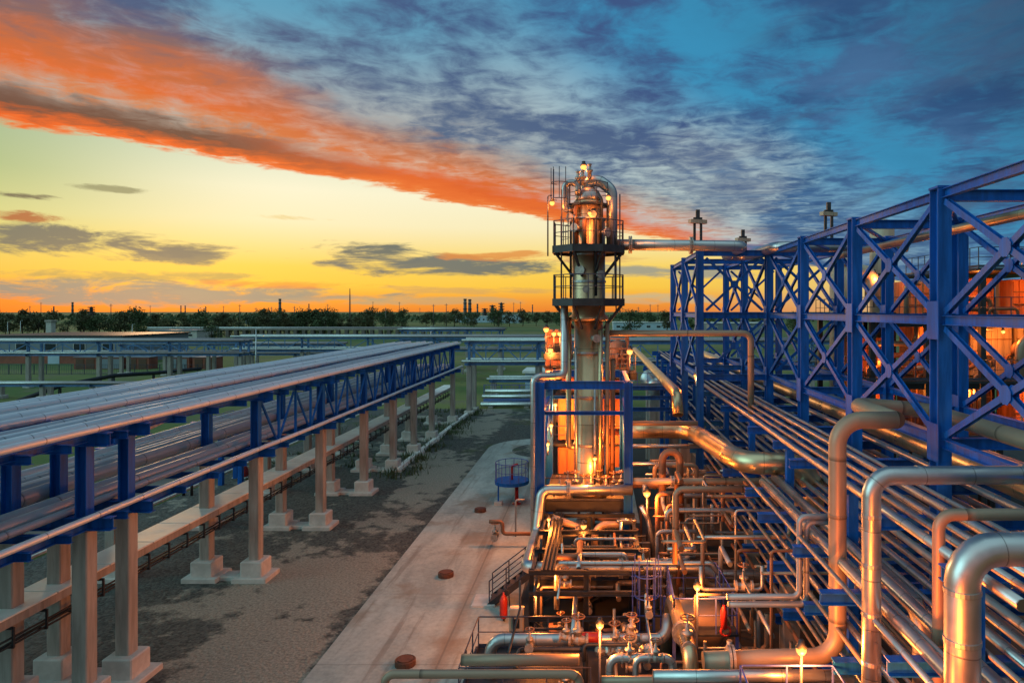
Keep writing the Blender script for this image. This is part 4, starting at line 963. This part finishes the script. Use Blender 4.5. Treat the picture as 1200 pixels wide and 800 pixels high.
# (each foil-wrapped fitting is a thing of its own)
for i in range(6):
    w_ = MB().lathe([(.03,-.2),(.15,-.15),(.2,0),(.14,.14),(.03,.2)], (.1+.3*i,21.45,1.86), 9, 'z', False).build_top('wrapped_fitting', M['wrap'], (.1+.3*i,21.45,1.86), 'lumpy foil-wrapped fitting in the row on the lowest deck', 'fitting', 'foil-wrapped fittings')
    w_.rotation_euler = (.3*i,.7*i,i)
# lit control box and red extinguisher
o = thing('control_box', (-2.85,24,0), 'orange-lit control cabinet on a post at the deck corner', 'control box')
MB().cbox(-3.1,-2.6,23.95,24.25,1.25,2.05,.03).build('cabinet', M['beige'], o); MB().box(-2.97,-2.73,23.92,23.947,1.38,1.7).build('window', M['glass'], o); MB().bar((-2.85,24.1,0),(-2.85,24.1,1.247),.09).build('post', M['dark'], o)
o = thing('fire_extinguisher', (-3.75,27.3,0), 'red upright wheeled extinguisher by the foot of the stair', 'extinguisher')
MB().lathe([(.13,.25),(.16,.32),(.16,.95),(.1,1.1),(.04,1.16),(.04,1.25)], (-3.75,27.3,0), 14).build('cylinder', M['red'], o); MB().torus((-3.75,27.5,.25),.2,.04,'x').build('wheel', M['dark'], o); MB().tube([(-3.75,27.3,1.42),(-3.55,27.3,1.3),(-3.5,27.3,.7)],.025,6).build('hose', M['dark'], o)
# cage ladder and caged landing with insulated drum
o = thing('cage_ladder', (1.75,24.4,.72), 'violet-blue caged ladder standing on the lowest deck', 'ladder')
ladder(o, (1.75,24.55,.3), 2.6, (0,-1,0), 'rail_blue', True, .6)
for k in range(5): MB().bar((1.25+.25*k,24.2,.75),(1.25+.25*k,24.2,3.45),.035).build('cage_bar', M['rail_blue'], o)
for z in (1.0,1.7,2.4,3.1): MB().bar((1.2,24.2,z),(2.3,24.2,z),.03).build('cage_hoop', M['rail_blue'], o)
o = thing('drum_landing', (3.4,23.6,0), 'violet-blue railed landing around the brown drum', 'landing')
MB().box(2.45,4.6,22.2,22.8,1.9,1.98).build('deck', M['dark'], o)
for x in (2.5,4.55):
    for y in (22.25,25.4): MB().bar((x,y,0),(x,y,1.897),.1).build('leg', M['rail_blue'], o)
railing(o, [(2.5,22.25,1.98),(4.55,22.25,1.98),(4.4,25.4,1.98),(2.6,25.4,1.98),(2.5,22.25,1.98)], 'rail_blue', 1.15, .7, False)
o = thing('insulated_drum', (3.45,24,.0), 'brown rounded drum lying inside the violet-blue railed landing', 'drum')
MB().lathe([(.02,-1.0),(.5,-.96),(.72,-.75),(.78,-.6),(.78,.65),(.7,.8),(.4,.98),(.02,1.02)], (3.5,24.0,1.55), 22, 'x').build('shell', M['tan_pipe'], o)
for x in (3.0,4.0): MB().cbox(x-.12,x+.12,23.5,24.5,0,.9,.02).build('saddle', M['conc'], o)
o = thing('hose_reel', (4.25,22.15,2.0), 'red slim extinguisher hanging on the landing rail', 'extinguisher')
MB().lathe([(.05,0),(.11,.04),(.11,.6),(.06,.72),(.03,.78)], (4.1,22.1,2.2), 12).build('cylinder', M['red'], o); MB().torus((4.15,22.08,2.15),.16,.035,'y').build('hose', M['red'], o)

# pavement furniture
for k, (x, y, lab) in enumerate(((-7.25,42.3,'rusty round manhole farthest along the pavement'),(-7.1,32,'rusty round manhole in the middle of the pavement'),(-6.75,24,'rusty round manhole nearest, at the bottom of the pavement'))):
    o = thing('manhole', (x,y,.07), lab, 'manhole')
    MB().lathe([(.02,0),(.36,0),(.36,.2),(.33,.22),(.3,.2),(.02,.2)], (x,y,.06), 20, 'z', False).build('ring', M['manhole'], o); MB().lathe([(.02,.203),(.27,.203),(.27,.23),(.02,.235)], (x,y,.06), 18, 'z', False).build('lid', M['manhole'], o)
o = thing('monitor_platform', (-5.5,44,0), 'round blue railed fire monitor stand on the far pavement', 'monitor stand')
MB().lathe([(.02,1.4),(1.1,1.4),(1.12,1.62),(.02,1.62)], (-5.5,44,0), 20, 'z', False).build('deck', M['blue'], o)
railing(o, [(-5.5+1.06*math.cos(R(a)),44+1.06*math.sin(R(a)),1.62) for a in range(0,361,30)], 'rail_blue', 1.15, .5, False)
MB().lathe([(.3,.06),(.3,.14),(.12,.16),(.12,1.397)], (-5.2,44,0), 12).build('post', M['red'], o); MB().bar((-6.35,43.8,.3),(-6.35,43.8,1.397),.09).build('leg', M['blue'], o); MB().cbox(-6.6,-6.1,43.55,44.05,.06,.3,.02).build('foot', M['conc_pale'], o)
MB().tube([(-5.5,44,1.63),(-5.5,44,2.5),(-5.1,43.4,2.75)], .07, 8).build('nozzle', M['red'], o)
pipe('hydrant_pipe', 'rusty hydrant pipe with two elbows standing on the pavement', [(-3.2,36,.75),(-5.0,36,.75),(-5.0,36,1.4),(-5.7,36,1.4)], .1, 'rust_pipe', bend=.2)
pipe('hydrant_pipe', 'thin grey standpipe beside the rusty hydrant pipe', [(-4.5,37.6,.1),(-4.5,37.6,2.1),(-4.0,37.6,2.1)], .05, 'grey_pipe', bend=.15)

# lamps: (photo x, y, distance, label, power)
def lampat(x, y, Y, label, power, drop=None, r=.13, off=(0,0)):
    p = at(x, y, Y); b = V((p.x+off[0], p.y+off[1], max(.05, p.z-(drop if drop is not None else p.z)))); return lamp(p, b, label, power, r)
lampat(684,196,33,'lamp on a thin pole over the very top of the column',35,.9,.15)
lampat(647,238,32.2,'lamp on a crooked pole left of the upper column platform',55,2.5,.12,(-.2,0))
lampat(713,232,31.6,'lamp at the right of the column top under the curved pipe',50,.35,.12)
lampat(691,250,31.6,'lamp low in the middle of the column top',45,.3,.09)
lampat(640,386,40,'leftmost of the three lamps over the orange cabin',140,1.3,.16)
lampat(649,391,41,'middle one of the three lamps over the orange cabin',140,1.0,.14)
lampat(656,391,41,'rightmost of the three lamps over the orange cabin',140,1.0,.14)
lampat(645,410,40,'lamp lower on the left, beside the orange cabin windows',160,1.1,.16)
lampat(738,412,38,'lamp high right of the column at the start of the slanting pipe',260,1.5,.17)
lampat(651,474,37.2,'highest lamp inside the blue frame left of the column',300,.6,.1)
lampat(646,498,36.5,'middle lamp inside the blue frame left of the column',300,.6,.1)
lampat(642,520,36,'lowest lamp inside the blue frame left of the column',300,.6,.1)
lampat(719,497,36.5,'upper lamp inside the blue frame right of the column',300,.5,.1)
lampat(718,512,36.5,'lower lamp inside the blue frame right of the column',160,.5,.1)
lampat(697,537,31.9,'bright lamp against the foot of the column',230,1.2,.1)
lampat(758,578,29,'bright lamp right of the column deck over the slanting pipe',300,2.0,.15)
lampat(684,616,29,'bright lamp between the two curved pipes under the deck',320,1.0,.13)
lampat(643,608,29,'small lamp under the left end of the column deck',150,.8,.08)
lampat(628,684,25,'lamp on a pole over the stair and control cabinet',330,None,.14)
lampat(817,687,22,'lamp on a pole beside the red extinguisher',300,None,.12)
lampat(703,732,19.6,'orange-lit lamp on a thin pole at the middle of the lowest deck',270,None,.11)
lampat(939,761,15.5,'lamp on a short pole in front of the tall tan riser',300,None,.12)
lampat(1022,418,40,'lamp in the plant behind the second truss bay',120,2.5,.17)
lampat(1024,322,42,'round lamp by the curved duct behind the truss',60,2.0,.17)
lampat(815,440,36,'small lamp on the truss corner near the column',100,.5,.09)
lampat(1197,297,42,'lamp at the right picture edge in the upper plant',70,2.0,.17)
# ------------------------------------------------------------------ right rack: blue trussed frame
tf = thing('truss_frame', (9.05,30,0), 'tall blue cross-braced steel truss frame over the right pipe rack', 'truss frame')
AX, BX, CX = 9.05, 12.75, 5.4
ZT, ZM, ZB = 15.55, 12.25, 9.05
rowA = [12,18,24,30,36,42,48]; rowB = [18,24,30,36,42,48]; rowC = [36,42.2,48.6]
def post(x, y, zt=ZT+.15):
    c = MB().ibeam((x,y,4.2),(x,y,zt),.36,.46,.035,(0,1,0)).build('column', M['blue'], tf)
    MB().box(x-.2,x+.2,y-.25,y+.25,zt+.002,zt+.06).build('cap_plate', M['blue'], c)
    for z in (ZM,ZB): MB().box(x-.215,x-.183,y-.3,y+.3,z-.5,z+.5).build('splice_plate', M['blue'], c)
    MB().cbox(x-.33,x+.33,y-.33,y+.33,0,4.197,.03).build('concrete_pier', M['conc'], c)
for y in rowA: post(AX,y)
for y in rowB: post(BX,y)
for y in rowC: post(CX,y)
def xbrace(a, b, z0, z1, s=.16, gus=.46):
    """double diagonals with a gusset plate in the middle"""
    a, b = V(a), V(b); d = (b-a).normalized(); n = V((d.y,-d.x,0)); off = n*.05
    A0, A1, B0, B1 = a+V((0,0,z0)), a+V((0,0,z1)), b+V((0,0,z0)), b+V((0,0,z1)); mid = (A0+B1)/2; sh = .28
    for p, q in ((A0,B1),(A1,B0)):
        e = (q-p).normalized()
        if p is A0: 
            MB().ibeam(p+e*.25, q-e*.25, s, s*.85, .022, n).build('diagonal_brace', M['blue'], tf)
        else:
            MB().ibeam(p+e*.25, mid-e*.14, s, s*.85, .022, n).build('diagonal_brace', M['blue'], tf)
            MB().ibeam(mid+e*.14, q-e*.25, s, s*.85, .022, n).build('diagonal_brace', M['blue'], tf)
    g = MB()
    for k in (-1,1):
        u = n*(k*(s*.5+.012)); t = n*.008; h = gus/2
        c = [mid+u+d*(h*math.cos(t_))+V((0,0,h*math.sin(t_))) for t_ in [R(22.5+45*i) for i in range(8)]]
        b0 = len(g.v); g.v += [q-t for q in c]+[q+t for q in c]
        for i in range(8): j=(i+1)%8; g.quad([b0+i,b0+j,b0+8+j,b0+8+i])
        g.quad([b0+i for i in range(7,-1,-1)]); g.quad([b0+8+i for i in range(8)])
    g.build('gusset_plate', M['blue'], tf)
def rowbr(x, ys, panels=((ZM,ZT),(ZB,ZM))):
    for y0, y1 in zip(ys, ys[1:]):
        for z in (ZT,ZM,ZB): MB().ibeam((x,y0+.25,z),(x,y1-.25,z),.2,.24).build('longitudinal_beam', M['blue'], tf)
        for z0, z1 in panels: xbrace((x,y0+.1,0),(x,y1-.1,0),z0+.1,z1-.1)
rowbr(AX,rowA); rowbr(BX,rowB); rowbr(CX,rowC)
for y in rowB:
    for z in (ZT-.02,ZM,ZB-.05): MB().ibeam((AX+.2,y,z),(BX-.2,y,z),.22,.3).build('transverse_beam', M['blue'], tf)
for y in (12,): MB().ibeam((AX+.2,y,ZT),(BX+4,y,ZT),.22,.3).build('transverse_beam', M['blue'], tf)
for y, ya in zip(rowC, (36,42,48)):
    for z in (ZT-.02,ZM,ZB-.05): MB().ibeam((CX+.2,y,z),(AX-.2,ya,z),.22,.3).build('transverse_beam', M['blue'], tf)
for (x0,x1,y) in ((CX,AX,36),(AX,BX,36),(CX,AX,48.3),(AX,BX,48)):
    for z0, z1 in ((ZM,ZT),(ZB,ZM)): xbrace((x0+.15,y,0),(x1-.15,y,0),z0+.1,z1-.1,.13,.4)
for y0, y1 in zip(rowA, rowA[1:]):
    MB().bar((AX+.2,y0+.2,ZT+.03),(BX-.2,y1-.2,ZT+.03),.13,.1).build('plan_brace', M['blue'], tf)
    if y0 > 12: MB().bar((AX+.2,y0+.2,ZM),(BX-.2,y1-.2,ZM),.13,.1).build('plan_brace', M['blue'], tf)
# hangers carrying the overhead line
for k, (x, y, z, lab) in enumerate(((5.28,35.9,17.8,'tall double-rod hanger post on the truss corner nearest the column'),(9.0,42.2,17.5,'shorter double-rod hanger post in the middle of the truss'),(12.4,36.6,18.3,'double-rod hanger post farthest right over the truss'))):
    o = thing('pipe_hanger', (x,y,15.8), lab, 'hanger post')
    for s in (-.17,.17): MB().bar((x+s,y,15.77),(x+s,y,z-.4),.13).build('rod', M['dark'], o)
    MB().bar((x-.45,y-.2,z-.62),(x+.45,y+.2,z-.62),.3,.2).build('cross_plate', M['beige'], o); MB().bar((x,y,z-.5),(x,y,z),.2).build('head', M['dark'], o)
# ------------------------------------------------------------------ right rack: beams and pipes
rk = thing('pipe_rack', (7,30,0), 'crowded multi-level pipe rack with blue crossbeams on the right', 'pipe rack')
LV = {'top':(7.85,6.3),'second':(6.15,5.3),'third':(4.6,5.6),'fourth':(3.1,6.1),'lowest':(1.6,6.4)}
for i in range(23):
    y = 12+3*i
    for nm, (z, x0) in LV.items():
        if nm in ('fourth','lowest') and i > 9: continue
        MB().ibeam((x0-(.25 if i%2 else 0),y+.5,z-.15),(13.1,y+.5,z-.15),.26,.28).build('crossbeam', M['blue'], rk)
    for x in ((6.9,11.0) if i%2 == 0 else ()):
        if i < 16 or x < 10: MB().bar((x,y+.5,3.3),(x,y+.5,7.55),.26).build('post', M['blue'], rk); MB().cbox(x-.3,x+.3,y+.2,y+.8,0,2.75,.03).build('concrete_pier', M['conc'], rk)
for x, z in ((12.9,7.7),): MB().ibeam((x,12,z-.22),(x,78,z-.22),.16,.22).build('stringer_beam', M['blue'], rk)
rr = random.Random(17)
def runs(lv, xs, y0=10.5):
    z = LV[lv][0]
    for k, q in enumerate(xs):
        x, r, mt = q[:3]; ya = q[3] if len(q) > 3 else y0; yb = q[4] if len(q) > 4 else rr.uniform(60,79)
        pts = sag(x,ya,yb,z+r+.01,.014)
        if rr.random() < .3: pts.append((x,yb,z-1.0))
        if len(q) > 5: pts = [(x,ya,z-.9)] + pts
        pipe('rack_pipe', f'{ORD[k]} pipe from the left on the {lv} level of the right rack', pts, r, mt, f'pipes on the {lv} level of the right rack', bend=r*3, seg=14 if r > .15 else 9)
runs('top', [(6.55,.105,'alu'),(7.05,.07,'alu_dull'),(7.45,.075,'alu'),(7.95,.11,'alu'),(8.45,.06,'grey_pipe'),(9.7,.1,'alu'),(10.4,.36,'gold'),(11.2,.14,'alu_dull'),(11.75,.2,'alu'),(12.4,.12,'alu')])
runs('second', [(5.62,.06,'alu_dull'),(6.0,.135,'alu',10.5,24.8,1),(6.62,.145,'alu',10.5,25.5,1),(6.3,.06,'grey_pipe'),(7.15,.06,'alu_dull'),(7.55,.09,'alu'),(8.0,.07,'alu_dull'),(8.45,.1,'grey_pipe'),(9.6,.16,'alu'),(10.3,.1,'alu_dull'),(11,.2,'gold'),(11.7,.12,'alu'),(12.3,.1,'alu_dull')])
runs('third', [(5.9,.06,'tan_pipe'),(6.25,.08,'alu'),(6.6,.05,'alu_dull'),(7.0,.11,'alu'),(7.4,.05,'tan_pipe'),(7.75,.08,'alu_dull'),(8.15,.06,'alu'),(8.6,.09,'alu'),(9.6,.07,'alu'),(10.1,.1,'alu_dull'),(10.7,.06,'alu'),(11.4,.12,'alu'),(12.2,.08,'alu_dull')])
runs('fourth', [(6.3,.06,'tan_pipe'),(6.65,.07,'alu'),(7.0,.05,'alu'),(7.4,.09,'alu'),(7.85,.05,'alu_dull'),(8.2,.08,'alu'),(8.65,.05,'tan_pipe'),(9.5,.07,'alu'),(10,.09,'alu'),(10.6,.06,'alu_dull'),(11.3,.08,'alu'),(12,.1,'alu')], 9.5)
runs('lowest', [(6.6,.07,'rust_pipe'),(7.0,.05,'tan_pipe'),(7.5,.08,'alu'),(8.1,.06,'tan_pipe'),(8.6,.08,'alu'),(9.6,.06,'alu'),(10.4,.08,'alu'),(11.2,.06,'alu')], 9.5)
pipe('loop_pipe', 'fat pipe running back between the blue columns from the doubled bend', [(7.45,17,9.78),(7.45,19.8,9.78),(9.6,20.0,9.6),(9.95,19.0,9.5),(9.95,9.5,9.45)], .22, 'tan_pipe', bend=.5, seg=18)
pipe('top_pipe', 'yellowish pipe slung just under the top of the truss at the right edge', [(10.6,10,14.9),(10.6,30,14.9)], .14, 'gold')
# the tall risers in front
pipe('riser_pipe', 'tall tan riser with level foot and doubled bend at the top', [(2.6,16.8,3.9),(5.98,17,3.9),(5.98,17,9.78),(7.44,17,9.78)], .215, 'tan_pipe', bend=.62, seg=22, nb=8, flanges=[((3.3,16.85,3.9),'x')], bands=[((5.98,17,z),'z') for z in (5.6,7.4)])
pipe('riser_pipe', 'shiny riser second from the left whose level top passes the nearest truss column', [(5.62,14,1.0),(5.62,14,9.12),(12.5,14.2,9.12)], .19, 'alu', bend=.42, seg=22, nb=7, bands=[((5.62,14,z),'z') for z in (5.3,6.3,7.3,8.3)]+[((x,14.02+(x-5.6)*.03,9.12),'x') for x in (6.6,7.7,8.8)])
pipe('riser_pipe', 'thin riser directly left of the widest one with level top', [(6.5,13,1.0),(6.5,13,8.62),(13,13.1,8.62)], .115, 'tan_pipe', bend=.28, seg=16)
pipe('riser_pipe', 'widest shiny riser nearest the viewer at the right edge', [(5.88,11,1.0),(5.88,11,8.66),(11,11.1,8.66)], .27, 'alu', bend=.55, seg=26, nb=5, bands=[((5.88,11,z),'z') for z in (6.3,7.2,8.0)]+[((7.0,11.02,8.66),'x')])
pipe('elbow_pipe', 'short fat pipe elbow between the widest riser and the truss column', [(6.95,14.6,4.2),(6.95,14.6,6.1),(6.95,17.5,6.1),(6.95,17.9,5.2)], .2, 'alu_dull', bend=.5, seg=16)
# front railing at the bottom edge
deckplat('violet-blue railed deck at the bottom edge in front of the tall tan riser', 3.2, 5.4, 14.2, 15.6, 3.35, [[(3.25,14.3),(3.25,15.5),(5.35,15.5),(5.35,14.3)]], 'dark', 'rail_blue', True, edge=.2)
# blue pump frame far left of the rack
o = thing('steel_frame', (3.4,50,0), 'blue low frame with dark slats beyond the column on the right', 'steel frame')
for x in (2.2,4.9):
    for y in (48,52): MB().bar((x,y,0),(x,y,7.2),.26).build('post', M['blue'], o)
for z in (4.2,5.6,6.4,7.1): MB().ibeam((2.0,47.85,z),(5.1,47.85,z),.2,.26).build('beam', M['blue'], o)
MB().box(2.1,5.0,48.1,51.9,6.9,7.0).build('deck', M['dark'], o)
railing(o, [(2.1,48.1,7.0),(5.0,48.1,7.0)], 'rail_blue', 1.1, .8, False)
o = thing('exchanger', (3.5,52,0), 'fat pale horizontal vessel on piers behind the blue low frame', 'heat exchanger')
MB().lathe([(.02,-3),(.5,-2.95),(.75,-2.7),(.75,2.5),(.9,2.52),(.9,2.7),(.5,3.0),(.02,3.05)], (4.6,56,6.6), 20, 'y').build('shell', M['alu'], o)
for y in (54.2,57.6): MB().cbox(4.1,5.1,y-.2,y+.2,0,5.85,.03).build('pier', M['conc'], o)

# ------------------------------------------------------------------ the plant behind the truss
pb = thing('process_structure', (21,40,0), 'open multi-storey steel plant lit orange behind the blue truss', 'process plant')
PX = (15.5,18.6,21.7,24.8,28); PY = (38.5,43,47.5)
for x in PX:
    for y in PY: MB().bar((x,y,0),(x,y,14.6 if x > 20 else 12.4),.3).build('post', M['dark'], pb)
for z in (5.4,8.6,12.1): MB().box(15,28.5,38,48,z-.16,z).build('floor', M['dark'], pb)
MB().box(21.2,28.5,38,48,14.75,14.9).build('floor', M['dark'], pb)
for z in (5.4,8.6,12.1): 
    for x in zip(PX,PX[1:]): MB().ibeam((x[0]+.2,38.4,z-.34),(x[1]-.2,38.4,z-.34),.2,.34).build('beam', M['dark'], pb)
    railing(pb, [(15.05,47,z),(15.05,38.05,z),(28.4,38.05,z)], 'railing', 1.15, .9)
railing(pb, [(21.25,47,14.9),(21.25,38.05,14.9),(28.4,38.05,14.9)], 'railing', 1.15, .9)
rq = random.Random(4)
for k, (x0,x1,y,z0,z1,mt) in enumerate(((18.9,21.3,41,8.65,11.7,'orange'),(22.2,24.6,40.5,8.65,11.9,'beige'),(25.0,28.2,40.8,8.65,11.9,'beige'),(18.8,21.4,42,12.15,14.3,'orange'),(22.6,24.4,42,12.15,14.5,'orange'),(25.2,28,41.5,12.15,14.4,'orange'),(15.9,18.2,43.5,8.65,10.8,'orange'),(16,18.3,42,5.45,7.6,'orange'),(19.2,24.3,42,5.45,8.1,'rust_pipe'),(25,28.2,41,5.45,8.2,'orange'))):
    lab = ('orange ribbed casing on the middle floor left','tall beige ribbed panel on the middle floor','wide beige ribbed panel on the middle floor right','orange casing on the top floor left','narrow orange casing on the top floor','wide orange casing on the top floor right','small orange casing on the middle floor far left','low orange casing on the bottom floor far left','long rusty casing on the bottom floor','orange casing on the bottom floor right')[k]
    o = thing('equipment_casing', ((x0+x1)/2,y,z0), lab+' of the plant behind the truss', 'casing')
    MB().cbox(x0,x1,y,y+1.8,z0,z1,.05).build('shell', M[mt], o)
    n = int((x1-x0)/.4)
    for i in range(n+1): x = x0+.1+(x1-x0-.2)*i/n; MB().bar((x,y-.04,z0+.1),(x,y-.04,z1-.1),.06,.075).build('rib', M[mt], o)
    for i in range(2): z = z0+(z1-z0)*(i+1)/3; MB().bar((x0+.05,y-.1,z),(x1-.05,y-.1,z),.05,.06).build('rail', M['rust_pipe'], o)
PL = 'bent process pipe inside the lit plant behind the truss'
for i in range(34):
    z = rq.choice((5.9,6.6,7.3,9.2,9.9,10.6,12.6,13.2)); x = rq.uniform(15.3,26); y = rq.uniform(38.4,40.3); r = rq.choice((.06,.08,.11,.15)); L = rq.uniform(1,3.5)
    pipe('plant_pipe', PL, rq.choice(([(x,y,z-rq.uniform(.4,1)),(x,y,z),(x+L,y,z),(x+L,y,z-.7)],[(x,y,z),(x+L,y,z),(x+L,y,z+1.0)],[(x,y,z-.8),(x,y,z+1.5),(x+.8,y,z+1.5)])), r, rq.choice(('rust_pipe','tan_pipe','alu_dull')), 'pipes inside the lit plant', bend=r*2.4, seg=8, nb=3)
pipe('hoop_pipe', 'fat tan pipe bent like a hook at the right picture edge', [(23.7,38.2,8.4),(23.7,38.2,11.0),(25.5,38.2,11.0)], .3, 'tan_pipe', bend=.8, seg=16)
o = thing('storage_vessel', (16.6,44,0), 'beige upright vessel with domed top behind the truss', 'vessel')
MB().lathe([(1.0,0),(1.0,16.4),(.8,16.9),(.4,17.15),(.02,17.2)], (16.7,46,0), 24).build('shell', M['beige'], o)
for z in (9,13,15.5): MB().lathe([(.95,z-.06),(1.06,z-.06),(1.06,z+.06),(.95,z+.06)], (16.7,46,0), 24, 'z', False).build('band', M['rust_pipe'], o)
pipe('round_duct', 'fat beige duct elbow around the round lamp behind the truss', [(15.6,42.2,12.3),(15.6,42.2,14.9),(17.0,42.2,14.9),(17.0,42.2,13.2)], .45, 'beige', bend=.75, seg=18)
o = thing('storage_vessel', (20,45,0), 'taller pale upright vessel deeper in the plant', 'vessel')
MB().lathe([(.8,0),(.8,18.2),(.5,18.7),(.02,18.85)], (19.6,47,0), 22).build('shell', M['beige'], o); MB().lathe([(.7,14.9),(1.5,14.9),(1.5,15.0),(.7,15.0)], (19.6,47,0), 20, 'z', False).build('ring_platform', M['dark'], o)
for k, (x, y, z, lab, pw) in enumerate(((20,39.5,11.2,'orange lamp under the middle ceiling of the plant, left',190),(23.3,39.2,11.3,'orange lamp under the middle ceiling of the plant, centre',150),(26.6,39.4,11.3,'orange lamp under the middle ceiling of the plant, right',150),(17.2,40,7.9,'orange lamp on the bottom floor of the plant, left',160),(21.5,39.6,7.9,'orange lamp on the bottom floor of the plant, centre',160),(26,39.5,7.9,'orange lamp on the bottom floor of the plant, right',160),(22.5,40.2,14.3,'orange lamp on the top floor of the plant, centre',110),(26.4,39.8,14.2,'orange lamp on the top floor of the plant, right',110))):
    lamp((x,y,z),(x,y,z+.4),lab,pw,.11)
# floods low at the front that wash the risers with orange
for (x, y, z, lab, pw) in ((3.6,11.2,5.4,'lamp low in front of the shiny risers below the picture edge',1500),(3.3,8.6,6.3,'nearest lamp below the widest riser, under the picture edge',1500)):
    l = lamp((x,y,z),(x,y,.05),lab,1,.12)
    for c in l.children:
        if c.type == 'LIGHT':
            s_ = bpy.data.lights.new('flood_light','SPOT'); s_.energy = pw; s_.color = (1,.17,.018); s_.spot_size = R(95); s_.spot_blend = .6; s_.shadow_soft_size = .15
            c.data = s_; c.rotation_euler = (V((6.2,14.5,8.0))-V((x,y,z))).to_track_quat('-Z','Y').to_euler()
